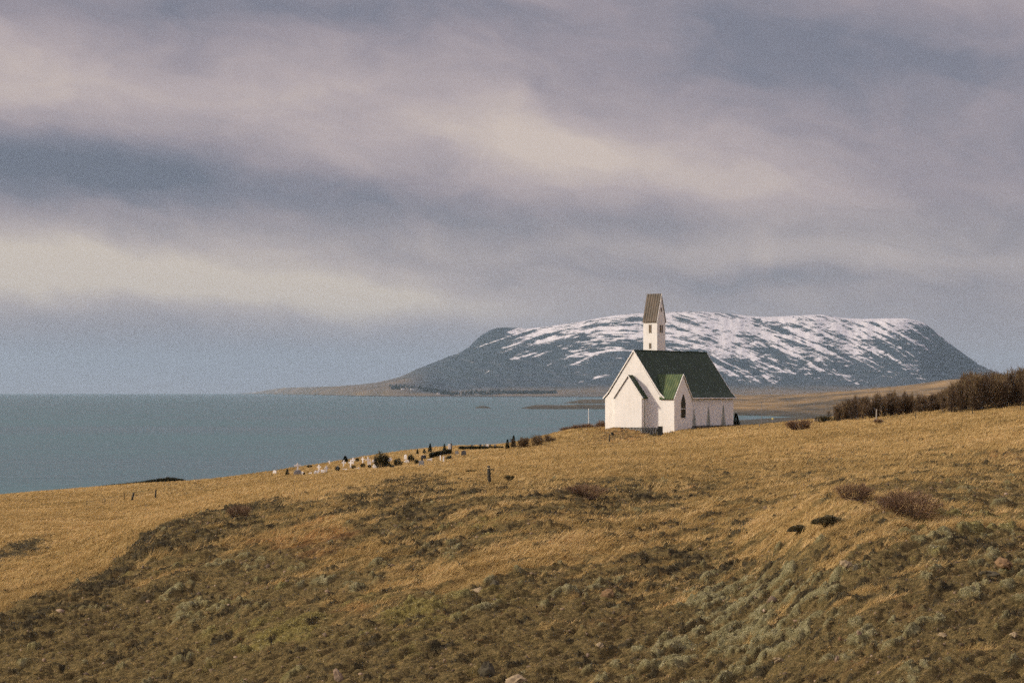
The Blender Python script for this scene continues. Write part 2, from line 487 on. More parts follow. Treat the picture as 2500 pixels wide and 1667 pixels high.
# brighter overcast overhead and towards the veiled sun, as under any cloud sheet
up = t.mrange(el, R(9), R(55), 1.0, 2.5)
sund = t.m('MAXIMUM', t.vm('DOT_PRODUCT', dv, tuple(SUND)), 0.0)
glow = t.m('MULTIPLY', t.m('POWER', sund, 6.0), 1.2)
lum = t.m('ADD', up, glow)
cl = t.mix(1.0, cl, t.comb(lum, lum, lum), 'MULTIPLY')
cl10 = t.mix(1.0, cl, (10, 10, 10, 1), 'MULTIPLY')
fin = t.mix(0.93, sky.outputs[0], cl10)
t._in(bg.inputs[0], fin)
bg.inputs[1].default_value = 0.1

# ------------------------------------------------------------------ sea
m, t, b = material('sea_water')
p = world_pos(t)
pp = t.vm('MULTIPLY', p, (0.35, 1.0, 1.0))
n1 = t.noise(pp, 0.25, 4, 0.6); n2 = t.noise(t.vm('MULTIPLY', p, (0.0016, 0.004, 1)), 1.0, 4, 0.6)
n3 = t.noise(t.vm('MULTIPLY', p, (0.02, 0.05, 1)), 1.0, 5, 0.65)
t._in(b.inputs['Base Color'], t.mix(t.mrange(n2, .35, .65), (.022, .080, .092, 1), (.046, .118, .126, 1)))
b.inputs['IOR'].default_value = 1.33
b.inputs['Specular IOR Level'].default_value = 0.5
t._in(b.inputs['Roughness'], t.mrange(n2, 0.3, 0.7, 0.26, 0.40))
t._in(b.inputs['Normal'], t.bump(n3, 0.8, 6.0, t.bump(n1, 0.45, 1.2)))
SEAM = m
ang = np.linspace(0, 2 * np.pi, 721)[:-1]
rr = np.array([0.0, 300, 1500, 6000, 20000, 49200])
V_ = [(0, 0, SEA)]
for r_ in rr[1:]:
    V_ += [(r_ * math.sin(a_), r_ * math.cos(a_), SEA) for a_ in ang]
n_ = 720
F3 = [(0, 1 + (i + 1) % n_, 1 + i) for i in range(n_)]
F4 = [(1 + k * n_ + i, 1 + k * n_ + (i + 1) % n_, 1 + (k + 1) * n_ + (i + 1) % n_, 1 + (k + 1) * n_ + i) for k in range(4) for i in range(n_)]
seao = link('sea', np_mesh('sea', V_, [np.array(F3), np.array(F4)], SEAM))
tag(seao, 'grey-green sea reaching to the horizon on the left', 'sea', kind='structure')


def grid(name, q, ld, zfun, mat, attr_fun=None, smooth=True):
    """sheet over (x / y, log y); zfun(X, Y) -> Z"""
    Q, L = np.meshgrid(q, ld)
    Y = np.exp(L); X = Q * Y
    Z, at_ = zfun(X, Y)
    nr, nc = Q.shape
    idx = np.arange(nr * nc).reshape(nr, nc)
    FA = np.stack([idx[:-1, :-1], idx[:-1, 1:], idx[1:, 1:], idx[1:, :-1]], -1).reshape(-1, 4)
    V = np.stack([X, Y, Z], -1).reshape(-1, 3)
    return np_mesh(name, V, FA, mat, smooth, at_)


# ------------------------------------------------------------------ mountain and the peninsula below it
SIL = np.array([(-200,962),(560,962),(620,959.5),(650,952),(687,947),(760,944.5),(826,942.6),(880,938),(912,935),(945,928),(975,921),(1013,903),(1040,892),(1069,881),(1100,868),(1121,862),(1144,848),(1157,835),(1170,822),(1185,812),(1200,804),(1215,800),(1234,799),(1293,802),(1350,795),(1424,783.6),(1499,770),(1550,766),(1600,763),(1646,761),(1703,760),(1764,764),(1818,770),(1864,774),(1914,772),(1971,769),(2009,768),(2055,776),(2105,779),(2162,777),(2212,777),(2240,783),(2258,789),(2273,800),(2300,823),(2335,850),(2392,892),(2430,908),(2500,930),(2700,945),(3200,952)], float)
SHD = np.array([(-200,46000),(560,44000),(620,38000),(700,28000),(780,21000),(860,16500),(950,14200),(1480,13000),(3200,12500)], float)


def mount_z(X, R_):
    """X: photo column (gives the bearing), R_: 0 at the shore .. 1 at the ridge"""
    vr = np.interp(X, SIL[:, 0], SIL[:, 1])
    for w_ in (6,):
        vr = (vr + np.interp(X - w_, SIL[:, 0], SIL[:, 1]) + np.interp(X + w_, SIL[:, 0], SIL[:, 1])) / 3
    ds = np.interp(X, SHD[:, 0], SHD[:, 1])
    dr = np.maximum(20500, ds + 3000)
    jit = 0.4 * fbm(X / 14, X * 0 + 3, 2, 300) * sstep(955, 900, vr)
    vs_ = sum(np.interp(X + k_, SIL[:, 0], SIL[:, 1]) for k_ in range(-48, 49, 8)) / 13.0
    kk = sstep(.88, 1.0, R_)
    vr = vs_ * (1 - kk) + (vr - jit) * kk
    zr = (VH - vr) / F * dr
    Rw = R_
    D = ds + (dr - ds) * R_
    zs = SEA
    # gentle plain, foot slope, steep face, rounded edge
    pr = np.interp(R_, [-0.1, 0, .012, .05, .40, .55, .68, .80, .90, .96, 1.0, 1.15, 1.5], [-.03, -0.004, .012, .016, .085, .20, .40, .66, .86, .96, 1.0, .97, .6])
    flat = np.interp(R_, [-0.1, 0, .03, .3, 1.0, 1.15, 1.5], [-.03, -0.004, .30, .55, 1.0, .97, .6])
    k = sstep(60, 330, zr)
    prof = flat * (1 - k) + pr * k
    z = zs + (zr - zs) * prof
    xs = X * D / F
    # gullies and stepped lava beds
    sl_ = sstep(.42, .60, R_) * sstep(1.0, .93, R_) * k
    gul = fbm(X / 34.0 + 1.2 * fbm(X / 90., R_ * 3, 2, 320), R_ * 2.5, 2, 330)
    z = z + sl_ * 3.5 * gul
    st = 34.0
    ph = (z + 14 * fbm(X / 60., R_ * 4, 3, 340) + 0.12 * X) / st
    fr = ph - np.floor(ph)
    z = z + sl_ * st * 0.9 * (sstep(0.1, 0.45, fr) - fr)
    global LEDGE
    LEDGE = sl_ * sstep(.08, .2, fr) * sstep(.48, .34, fr)
    z = z + (1 - sl_) * 5 * fbm(X / 20., R_ * 30, 3, 350) * sstep(.02, .1, R_) * sstep(.97, .9, R_)
    return z, D, prof


uu = np.concatenate([np.linspace(-100, 540, 20), np.linspace(560, 2560, 1300), np.linspace(2570, 3200, 60)])
r1 = np.concatenate([np.linspace(-0.06, 0.05, 30), np.linspace(0.06, 0.45, 70), np.linspace(0.455, 1.0, 300), np.linspace(1.02, 1.45, 14)])
UU, RR = np.meshgrid(uu, r1)
LEDGE = None
ZZ, DD, PF = mount_z(UU, RR)
XX = (UU - 1250) / F * DD
_, VV = proj(XX, DD, ZZ)
# where snow lies: high on the face, heavy on the right half, thin on the shoulders
SN = np.array([(1180,810,.10),(1260,805,.50),(1350,815,.46),(1450,800,.52),(1250,850,.34),(1400,860,.36),(1150,870,.12),(1300,890,.16),(1500,900,.22),(1100,900,0),(1500,800,.55),(1600,790,.60),(1700,790,.66),(1800,800,.70),(1900,800,.70),(2000,800,.70),(2100,805,.69),(2200,800,.72),(2255,810,.45),
               (1700,840,.60),(1800,850,.62),(1900,850,.62),(2000,850,.58),(2100,855,.55),(2200,850,.48),(2280,860,.25),(2350,890,.22),(2300,920,.1),(1700,890,.50),(1800,900,.44),(1900,890,.52),(2000,900,.42),(2100,910,.38),(2200,900,.46),(1750,925,.06),(2000,935,.02),(2200,935,.08),(1300,930,-.2),(1000,950,-.3),(2400,930,-.1)])
_w = 1 / (((UU[..., None] - SN[:, 0]) / 70) ** 2 + ((VV[..., None] - SN[:, 1]) / 24) ** 2 + 0.1) ** 1.5
SNB = (_w @ SN[:, 2]) / _w.sum(-1)
SNB = SNB + 0.01 + 0.07 * sstep(1560, 1450, UU) + 0.06 * sstep(1450, 1700, UU) * sstep(2420, 2250, UU) - 0.10 * LEDGE * sstep(1500, 1900, UU) - 0.06 * LEDGE
SNB = np.where(PF < 0.12, -0.5, SNB)
# streak coordinates: beds dip to the right on the right half, to the left near the left shoulder
dip = np.interp(UU, [1100, 1350, 1600, 1750, 2100, 2300], [-0.42, -0.30, 0.12, 0.40, 0.42, 0.75])
H = (ZZ / 20500.0 * F)                       # height in the same units as u
S1 = UU - H * 0.3 ; S3 = H - np.cumsum(dip * np.gradient(UU, axis=1), axis=1) * 0.8; S2 = H + np.cumsum(dip * np.gradient(UU, axis=1), axis=1) * 1.0
BR = sstep(.02, .12, PF) * sstep(.40, .12, PF)

m, t, b = material('mountain_rock_and_snow')
sv = t.attr('streak', 'Vector')
sb = t.attr('snow')
sx_, sy_, _z = t.sep(sv)
c1 = t.comb(t.m('MULTIPLY', sx_, 1 / 95.0), t.m('MULTIPLY', sy_, 1 / 10.0), 0.0)
c2 = t.comb(t.m('MULTIPLY', sx_, 1 / 60.0), t.m('MULTIPLY', _z, 1 / 8.5), 7.0)
c3 = t.comb(t.m('MULTIPLY', sx_, 1 / 16.0), t.m('MULTIPLY', sy_, 1 / 4.0), 3.0)
na = t.noise(c1, 1.0, 6, 0.62, 0.7); nb = t.noise(c2, 1.0, 5, 0.65, 0.5); nc_ = t.noise(c3, 1.0, 4, 0.65, 0.3)
c4 = t.comb(t.m('MULTIPLY', sx_, 1 / 120.0), t.m('MULTIPLY', sy_, 1 / 30.0), 11.0)
sb = t.m('ADD', sb, t.m('MULTIPLY_ADD', t.noise(c4, 1.0, 3, 0.5), 0.9, -0.45))
val = t.m('ADD', sb, t.m('ADD', t.m('MULTIPLY_ADD', nc_, 0.6, -0.30), t.m('ADD', t.m('MULTIPLY_ADD', na, 1.8, -0.90), t.m('MULTIPLY_ADD', nb, 0.75, -0.375))))
snow = t.mrange(val, 0.44, 0.62)
rk = t.ramp(t.noise(world_pos(t), 0.004, 6, 0.65), [(0.3, (.010, .021, .032)), (0.7, (.032, .046, .056))])
foot = t.ramp(t.noise(t.vm('MULTIPLY', world_pos(t), (1, 0.25, 1)), 0.0022, 6, 0.65), [(0.32, (.055, .052, .040)), (0.5, (.11, .088, .062)), (0.68, (.17, .125, .075))])
rk = t.mix(t.mrange(t.noise(c2, 1.0, 5, .65), .5, .66, 0, .45), rk, (.070, .074, .078, 1))
rc = t.mix(t.attr('foot'), rk, foot)
rc = t.mix(t.mrange(t.sep(world_pos(t))[2], SEA + 7.0, SEA + 3.0), rc, (.022, .028, .030, 1))
t._in(b.inputs['Base Color'], t.mix(snow, rc, (.58, .56, .57, 1)))
t._in(b.inputs['Normal'], t.bump(t.noise(world_pos(t), 0.01, 6, 0.7), 0.9, 18.0))
nr, nc = UU.shape
idx = np.arange(nr * nc).reshape(nr, nc)
FA = np.stack([idx[:-1, :-1], idx[:-1, 1:], idx[1:, 1:], idx[1:, :-1]], -1).reshape(-1, 4)
ftw = np.clip(sstep(.13, .05, PF) + sstep(260, 90, (np.interp(UU, SIL[:, 0], 958 - SIL[:, 1]) / F * 20500)), 0, 1)
mo = link('mountain', np_mesh('mountain', np.stack([XX, DD, ZZ], -1).reshape(-1, 3), FA, m, True,
          {'streak': ('FLOAT_VECTOR', np.stack([S1, S2, S3], -1)), 'snow': ('FLOAT', SNB), 'foot': ('FLOAT', ftw)}))
tag(mo, 'flat-topped mountain streaked with snow above a brown coastal plain', 'mountain', kind='structure')


def far_pt(u, r):
    z, d, _ = mount_z(np.array([float(u)]), np.array([float(r)]))
    return np.array([(u - 1250) / F * d[0], d[0], z[0]])


# ------------------------------------------------------------------ low land across the inlet, right of the church
def low_z(X, Y):
    z0 = np.full(X.shape, SEA - 3.0)
    u, _ = proj(X, Y, z0)
    n = fbm(X / 60, Y / 90, 4, 400); n2 = fbm(X / 300, Y / 400, 4, 410)
    def ridge(u0, u1, du, y0, dy, h, wob=0.25):
        return h * sstep(u0 - du, u0 + du, u + 25 * n2) * sstep(u1 + du, u1 - du, u) * np.exp(-((Y - y0 * (1 + 0.02 * n2)) / dy) ** 2) * (1 + wob * n)
    z = z0 + ridge(1275, 1700, 35, 3850, 190, 8.0) + ridge(1155, 1200, 22, 3950, 90, 6.0) + ridge(1390, 1760, 40, 5900, 480, 11.5) + ridge(1560, 1800, 60, 4700, 300, 9)
    # the dark spit
    k = sstep(1730, 1980, u)
    z = z + (4.2 + 2.5 * k) * sstep(1600, 1700, u) * np.exp(-(np.maximum(np.abs(Y - (1940 + 60 * k)) - 40 - 60 * k, 0) / 60) ** 2) * (1 + 0.15 * n)
    # golden farmland and the hill on the right
    shore = np.interp(u, [1700, 1850, 1950, 2040, 2200, 3200], [2700, 2600, 2450, 2250, 2050, 2000])
    rise = sstep(0, 2200, Y - shore)
    hi = np.interp(u, [1500, 1760, 1960, 2100, 2200, 2320, 2500, 3200], [4, 14, 19, 27, 34, 45, 52, 60])
    z = z + sstep(1640, 1780, u) * (sstep(-60, 60, Y - shore) * 5.0 + hi * rise * sstep(9500, 5200, Y) + 2.6 * n * sstep(50, 500, Y - shore) + 1.5 * n2 * sstep(50, 500, Y - shore))
    land = sstep(SEA + 1.6, SEA + 4.5, z + 0.8 * n)
    at_ = {'land': ('FLOAT', land), 'far': ('FLOAT', sstep(2000, 3000, Y) * (.12 + .88 * sstep(1500, 1740, u)))}
    return z, at_


m, t, b = material('lowland_grass')
p = world_pos(t)
nA = t.noise(t.vm('MULTIPLY', p, (0.010, 0.0035, 0.02)), 1.0, 6, 0.65)
nB = t.noise(t.vm('MULTIPLY', p, (0.05, 0.02, 0.05)), 1.0, 5, 0.65)
mixn = t.m('ADD', t.m('MULTIPLY', nA, 0.65), t.m('MULTIPLY', nB, 0.35))
gr = t.ramp(mixn, [(0.38, (.060, .054, .038)), (0.48, (.150, .108, .056)), (0.60, (.28, .19, .088))])
dk_ = t.ramp(nB, [(0.3, (.030, .034, .030)), (0.7, (.075, .068, .046))])
t._in(b.inputs['Base Color'], t.mix(t.m('MULTIPLY', t.attr('land'), t.mrange(t.attr('far'), 0, 1, 0.12, 1.0)), dk_, gr))
lq = np.concatenate([np.linspace(-0.05, 0.24, 620), np.linspace(0.245, 0.45, 50)])
lo = link('lowland', grid('lowland', lq, np.linspace(math.log(1700), math.log(9800), 420), low_z, m))
tag(lo, 'low golden farmland and dark skerries across the inlet', 'land', kind='structure')

# ------------------------------------------------------------------ near hillside
m, t, b = material('hillside_turf')
zc = t.node('ShaderNodeAttribute'); zc.attribute_name = 'cover'
zr_, zg_, zb_ = [o for o in (lambda n: n.outputs)(t.node('ShaderNodeSeparateColor'))][:3]
sepn = zr_.node; t.l.new(zc.outputs['Color'], sepn.inputs[0])
za_ = zc.outputs['Alpha']; rust_ = t.attr('rust')
p = world_pos(t)
rot = t.node('ShaderNodeMapping'); rot.vector_type = 'TEXTURE'; rot.inputs['Rotation'].default_value = (0, 0, PH); t.l.new(p, rot.inputs['Vector'])
ps = t.vm('MULTIPLY', rot.outputs[0], (0.35, 1.0, 1.0))
f1 = t.noise(ps, 11.0, 5, 0.75); f2 = t.noise(p, 5.0, 6, 0.72); f3 = t.noise(ps, 2.2, 5, 0.65); f4 = t.noise(p, 26.0, 3, 0.7)
brown = t.ramp(t.m('ADD', t.m('MULTIPLY', f1, .45), t.m('ADD', t.m('MULTIPLY', f2, .30), t.m('MULTIPLY', f4, .25))), [(0.38, (.036, .029, .016)), (0.47, (.108, .084, .035)), (0.55, (.205, .152, .061)), (0.64, (.36, .255, .12))])
gold = t.ramp(t.m('ADD', t.m('MULTIPLY', f1, .5), t.m('MULTIPLY', f3, .5)), [(0.34, (.170, .116, .045)), (0.5, (.355, .239, .088)), (0.66, (.495, .348, .148))])
moss = t.ramp(t.m('ADD', t.m('MULTIPLY', f4, .5), t.m('MULTIPLY', f2, .5)), [(0.36, (.090, .082, .038)), (0.5, (.225, .205, .100)), (0.62, (.42, .385, .225))])
yell = t.ramp(f2, [(0.36, (.085, .070, .024)), (0.64, (.29, .245, .070))])
dark = t.ramp(f1, [(0.34, (.026, .026, .019)), (0.66, (.075, .062, .036))])
rust = t.ramp(f1, [(0.34, (.075, .040, .018)), (0.66, (.24, .125, .050))])
c = t.mix(t.m('MULTIPLY', rust_, 0.75), brown, rust)
c = t.mix(t.m('MULTIPLY', zg_, 0.9), c, moss)
c = t.mix(t.m('MULTIPLY', zb_, 0.7), c, yell)
goldr = t.mix(t.m('MULTIPLY', rust_, 0.45), gold, (.30, .145, .045, 1))
goldr = t.mix(t.mrange(t.noise(t.vm('MULTIPLY', ps, (.5, .5, .5)), 0.35, 5, .6), .48, .68, 0, .5), goldr, (.165, .145, .050, 1))
c = t.mix(zr_, c, goldr)
c = t.mix(t.m('MULTIPLY', za_, 0.8), c, dark)
t._in(b.inputs['Base Color'], c)
b.inputs['Specular IOR Level'].default_value = 0.05
t._in(b.inputs['Normal'], t.bump(t.m('ADD', f1, t.m('MULTIPLY', f4, 0.8)), 1.0, 0.09))


def hill_z(X, Y):
    z = base_z(X, Y)
    cv = cover(X, Y, z)
    z = z + relief(X, Y, cv)
    return z, {'cover': ('FLOAT_COLOR', np.stack(cv[:4], -1)), 'rust': ('FLOAT', cv[4])}


hq = np.concatenate([np.linspace(-0.40, -0.235, 60), np.linspace(-0.234, 0.234, 1150), np.linspace(0.235, 0.42, 60)])
hl = np.concatenate([np.linspace(math.log(3), math.log(52), 60)[:-1], np.linspace(math.log(52), math.log(135), 560)[:-1], np.linspace(math.log(135), math.log(420), 420), np.linspace(math.log(425), math.log(640), 30)])
ho = link('ground', grid('ground', hq, hl, hill_z, m))
tag(ho, 'hillside of golden grass, brown heath and moss hummocks', 'ground', kind='structure')


# ------------------------------------------------------------------ ground cover
def scatter(n, d0, d1, qm=0.25):
    q = RNG.uniform(-qm, qm, n); y = np.exp(RNG.uniform(math.log(d0), math.log(d1), n))
    return q * y, y


def blades(px, py, pz, nb, hgt, wid, lean, spread, tint, wind=(1.0, 0.25), tj=0.18):
    """nb blades per tuft, one tapered triangle pair each"""
    n = len(px) * nb
    rep = lambda a: np.repeat(np.broadcast_to(a, px.shape), nb)
    bx = rep(px) + RNG.normal(0, 1, n) * rep(spread); by = rep(py) + RNG.normal(0, 1, n) * rep(spread)
    h = rep(hgt) * RNG.uniform(.55, 1.25, n); w = rep(wid) * RNG.uniform(.6, 1.4, n)
    a = RNG.uniform(0, 2 * np.pi, n)
    ln = rep(lean)
    tx = ln * wind[0] * h * RNG.uniform(.3, 1.5, n) + RNG.normal(0, .35, n) * h
    ty = ln * wind[1] * h * RNG.uniform(.3, 1.5, n) + RNG.normal(0, .35, n) * h
    bz = rep(pz) - 0.02
    c, s = np.cos(a) * w * .5, np.sin(a) * w * .5
    v0 = np.stack([bx - c, by - s, bz], -1); v1 = np.stack([bx + c, by + s, bz], -1)
    v2 = np.stack([bx + tx, by + ty, bz + h], -1)
    V = np.stack([v0, v1, v2], 1).reshape(-1, 3)
    FA = np.arange(n * 3).reshape(-1, 3)
    T = np.clip(rep(tint) + RNG.normal(0, tj, n), 0, 1)
    return V, FA, np.repeat(T, 3)


GRASS = veg('dry_grass', [(0.0, (.098, .075, .032)), (0.25, (.258, .182, .072)), (0.55, (.45, .313, .124)), (0.85, (.63, .47, .232)), (1.0, (.42, .22, .078))], 0.3)
x, y = scatter(330000, 50, 410)
z, cv = ground(x, y)
al = x * math.cos(PH) + y * math.sin(PH); ac = -x * math.sin(PH) + y * math.cos(PH)
keep = RNG.uniform(0, 1, len(x)) < (cv[0] * 0.92 + (0.12 + 0.06 * sstep(70, 120, y)) * (1 - cv[3]))
x, y, z = x[keep], y[keep], z[keep]; gd = cv[0][keep]; rs = cv[4][keep]; al = al[keep]; ac = ac[keep]
tint = 0.50 + 0.22 * fbm(x / 22, y / 40, 2, 505) + 0.58 * fbm(al / 10, ac / 1.3, 4, 500) + 0.42 * fbm(al / 2.5, ac / 0.4, 3, 510) - 0.15 * (1 - gd)
tint = np.where((rs > 0.5) & (RNG.uniform(0, 1, len(x)) < 0.45), 0.98, np.clip(tint, 0.02, 0.86))
hg = (0.06 + 0.15 * gd) * (1 + 0.6 * fbm(al / 3, ac / 1.5, 3, 520))
V, FA, T = blades(x, y, z, 5, hg, np.maximum(0.010, y * 0.00030), 0.9, np.maximum(0.035, y * 0.0006), tint, tj=0.09)
x2, y2 = scatter(42000, 52, 260)
z2, c2v = ground(x2, y2)
kp = (RNG.uniform(0, 1, len(x2)) < (0.25 * (1 - c2v[3]) * sstep(75, 120, y2) + 0.6 * c2v[0])) & (fbm(x2 / 3.0, y2 / 4.0, 3, 560) > 0.08)
x2, y2, z2 = x2[kp], y2[kp], z2[kp]
V2, F2, T2 = blades(x2, y2, z2, 12, 0.20 + 0.20 * RNG.uniform(0, 1, len(x2)), np.maximum(0.012, y2 * 0.00028), 0.8, 0.075 + y2 * 0.0003, 0.52 + 0.34 * fbm(x2 / 2, y2 / 3, 2, 570), tj=0.10)
V = np.concatenate([V, V2]); FA = np.concatenate([FA, F2 + len(T)]); T = np.concatenate([T, T2])
go = link('grass', np_mesh('grass', V, FA, GRASS, False, {'tint': ('FLOAT', T)}))
tag(go, 'dry golden grass covering the hillside', 'grass', kind='stuff')

MOSSM = veg('moss_tips', [(0.0, (.085, .078, .034)), (0.4, (.225, .205, .100)), (0.75, (.46, .42, .25)), (1.0, (.29, .245, .075))], 0.15)
x, y = scatter(190000, 50, 170)
z, cv = ground(x, y)
ym = np.maximum(cv[1], cv[2])
keep = RNG.uniform(0, 1, len(x)) < ym
x, y, z = x[keep], y[keep], z[keep]; ye = cv[2][keep] > 0.8 * cv[1][keep]
tint = np.where(ye, 0.92, 0.48 + 0.35 * fbm(x / 1.2, y / 2, 3, 530))
V, FA, T = blades(x, y, z, 5, 0.045, np.maximum(0.012, y * 0.00028), 0.5, np.maximum(0.03, y * 0.0007), tint, tj=0.14)
o = link('moss', np_mesh('moss', V, FA, MOSSM, False, {'tint': ('FLOAT', T)}))
tag(o, 'pale grey-green moss on the hummocks of the slope', 'moss', kind='stuff')

HEATH = veg('heath_twigs', [(0.0, (.030, .030, .021)), (0.4, (.072, .062, .035)), (0.75, (.150, .104, .050)), (1.0, (.19, .085, .035))], 0.1)
x, y = scatter(130000, 50, 330)
z, cv = ground(x, y)
pr_ = np.clip(cv[3] * 0.9 + 0.30 * (1 - cv[0]) * (1 - cv[1]) * (1 - cv[2]), 0, 1)
keep = RNG.uniform(0, 1, len(x)) < pr_
x, y, z = x[keep], y[keep], z[keep]; rs = cv[4][keep]; dk = cv[3][keep]
tint = np.clip(0.76 - 0.40 * dk + 0.3 * rs + 0.3 * fbm(x / 1.5, y / 2, 3, 540), 0, 1)
V, FA, T = blades(x, y, z, 6, 0.04 + 0.08 * dk, np.maximum(0.012, y * 0.00034), 0.2, np.maximum(0.05, y * 0.0008), tint, tj=0.16)
o = link('heath', np_mesh('heath', V, FA, HEATH, False, {'tint': ('FLOAT', T)}))
tag(o, 'dark low heath growing between the hummocks, also deepening their shade', 'heath', kind='stuff')

# loose stones lying on the bare brown ground
ICO = None
def ico():
    global ICO
    if ICO is None:
        g = (1 + 5 ** .5) / 2
        v = np.array([(-1, g, 0), (1, g, 0), (-1, -g, 0), (1, -g, 0), (0, -1, g), (0, 1, g), (0, -1, -g), (0, 1, -g), (g, 0, -1), (g, 0, 1), (-g, 0, -1), (-g, 0, 1)], float)
        v /= np.linalg.norm(v[0])
        f = np.array([(0, 11, 5), (0, 5, 1), (0, 1, 7), (0, 7, 10), (0, 10, 11), (1, 5, 9), (5, 11, 4), (11, 10, 2), (10, 7, 6), (7, 1, 8), (3, 9, 4), (3, 4, 2), (3, 2, 6), (3, 6, 8), (3, 8, 9), (4, 9, 5), (2, 4, 11), (6, 2, 10), (8, 6, 7), (9, 8, 1)])
        ICO = v, f
    return ICO


x, y = scatter(9000, 50, 110)
z, cv = ground(x, y)
keep = RNG.uniform(0, 1, len(x)) < np.clip(1 - cv[0] - cv[1] - cv[2] - cv[3], 0, 1) * 0.85
x, y, z = x[keep], y[keep], z[keep]
iv, if_ = ico()
n = len(x)
s_ = np.exp(RNG.normal(math.log(0.018), .5, n)) * np.maximum(1, y / 45)
V = iv[None] * (s_[:, None, None] * RNG.uniform(.6, 1.3, (n, 12, 1))) * RNG.uniform(.45, 1.3, (n, 1, 3)) + np.stack([x, y, z - s_ * 0.05], -1)[:, None, :]
FA = (if_[None] + (np.arange(n) * 12)[:, None, None]).reshape(-1, 3)
T = np.repeat(RNG.uniform(0, 1, n), 12)
PEB = veg('loose_stones', [(0.0, (.075, .055, .038)), (0.6, (.15, .11, .070)), (0.9, (.24, .17, .11)), (1.0, (.36, .27, .19))], 0)
o = link('gravel', np_mesh('gravel', V.reshape(-1, 3), FA, PEB, False, {'tint': ('FLOAT', T)}))
tag(o, 'small brown stones on the bare ground of the slope', 'gravel', kind='stuff')

# ------------------------------------------------------------------ church
A_ = R(59.5)
ES = np.array([math.cos(A_), math.sin(A_), 0]); ET = np.array([math.sin(A_), -math.cos(A_), 0])
APX = at(1547, 854, 347)
O = np.array([APX[0], APX[1], 0.0])
ROOTZ = -5.6
ZB = -8.0 - ROOTZ                         # walls run into the ground


def L(s, t_, z):                          # church axes -> coordinates relative to the church root
    v = ES * s + ET * t_
    return (v[0], v[1], z - ROOTZ)


church = empty('church', (O[0], O[1], ROOTZ))
tag(church, 'white church with green roofs and a slim bell tower on the grassy rise', 'church')


def whitewash(name):
    m, t, b = material(name)
    p = obj_pos(t)
    n = t.noise(p, 0.9, 6, 0.65); n2 = t.noise(t.vm('MULTIPLY', p, (2.2, 2.2, .25)), 1.0, 5, 0.65)
    c = t.ramp(t.m('ADD', t.m('MULTIPLY', n, .5), t.m('MULTIPLY', n2, .5)), [(0.3, (.66, .64, .60)), (0.5, (.77, .755, .72)), (0.7, (.82, .81, .78))])
    ss = t.vm('DOT_PRODUCT', p, tuple(ES)); tt = t.vm('DOT_PRODUCT', p, tuple(ET)); zz = t.sep(p)[2]
    # green algae runs under the rainwater outlets of the south wall and beside the chancel
    tot = None
    for (c0, wd, z0, z1, tm) in [(10.1, .80, -5.4, -2.2, 1), (14.9, .85, -5.4, -1.9, 1), (20.0, .95, -5.4, -1.7, 1)]:
        wz = t.mrange(zz, z1 - ROOTZ, z0 - ROOTZ, 0.15, 1.0, False)
        wob = t.m('MULTIPLY_ADD', t.noise(t.vm('MULTIPLY', p, (1, 1, 3)), 1.6, 3), 0.5, -0.25)
        dd = t.m('ABSOLUTE', t.m('ADD', t.m('SUBTRACT', ss, c0), wob))
        k = t.m('MULTIPLY', t.mrange(t.m('DIVIDE', dd, t.m('MULTIPLY', wz, wd * 1.6)), 1.0, 0.2), t.mrange(zz, z1 - ROOTZ + .1, z1 - ROOTZ - .5))
        tot = k if tot is None else t.m('MAXIMUM', tot, k)
    tot = t.m('MULTIPLY', tot, t.mrange(tt, 4.4, 4.6))
    k2 = t.m('MULTIPLY', t.mrange(t.m('ABSOLUTE', t.m('SUBTRACT', ss, -0.75)), .35, .05), t.mrange(tt, 2.0, 2.1))
    k2 = t.m('MULTIPLY', k2, t.m('MULTIPLY', t.mrange(tt, 2.4, 2.3), t.mrange(zz, -0.8 - ROOTZ, -1.6 - ROOTZ)))
    tot = t.m('MULTIPLY', t.m('MAXIMUM', tot, k2), t.mrange(n, .3, .6, .5, .95))
    c = t.mix(t.m('MULTIPLY', tot, .85), c, (.085, .115, .070, 1))
    low = t.m('MULTIPLY', t.mrange(zz, -3.6 - ROOTZ, -5.6 - ROOTZ), t.mrange(n2, .45, .7, 0, .35))
    c = t.mix(low, c, (.34, .33, .25, 1))
    brd = t.m('FRACT', t.m('MULTIPLY', zz, 1 / 0.42))
    seam = t.m('MULTIPLY', t.mrange(t.m('ABSOLUTE', t.m('SUBTRACT', brd, .5)), .40, .5), t.mrange(n, .35, .65, .02, .14))
    c = t.mix(seam, c, (.42, .40, .35, 1))
    t._in(b.inputs['Base Color'], c)
    t._in(b.inputs['Normal'], t.bump(t.noise(p, 7.0, 4, .6), 0.35, 0.03))
    b.inputs['Roughness'].default_value = 0.85
    return m


def roofmat(name, axis, stops, freq):
    m, t, b = material(name)
    p = obj_pos(t)
    s = t.vm('DOT_PRODUCT', p, tuple(axis)); zz = t.sep(p)[2]
    rib = t.m('SINE', t.m('MULTIPLY', s, 2 * math.pi * freq))
    n = t.noise(t.comb(t.m('MULTIPLY', s, 2.4), t.m('MULTIPLY', zz, .5), t.m('MULTIPLY', t.vm('LENGTH', p), 0.1)), 1.0, 6, .65)
    n2 = t.noise(p, 1.1, 6, .7)
    f = t.m('ADD', t.m('ADD', t.m('MULTIPLY', n, .5), t.m('MULTIPLY', n2, .5)), t.m('MULTIPLY', rib, .07))
    t._in(b.inputs['Base Color'], t.ramp(f, stops))
    b.inputs['Roughness'].default_value = .6
    b.inputs['Specular IOR Level'].default_value = .25
    t._in(b.inputs['Normal'], t.bump(rib, .7, .045))
    return m


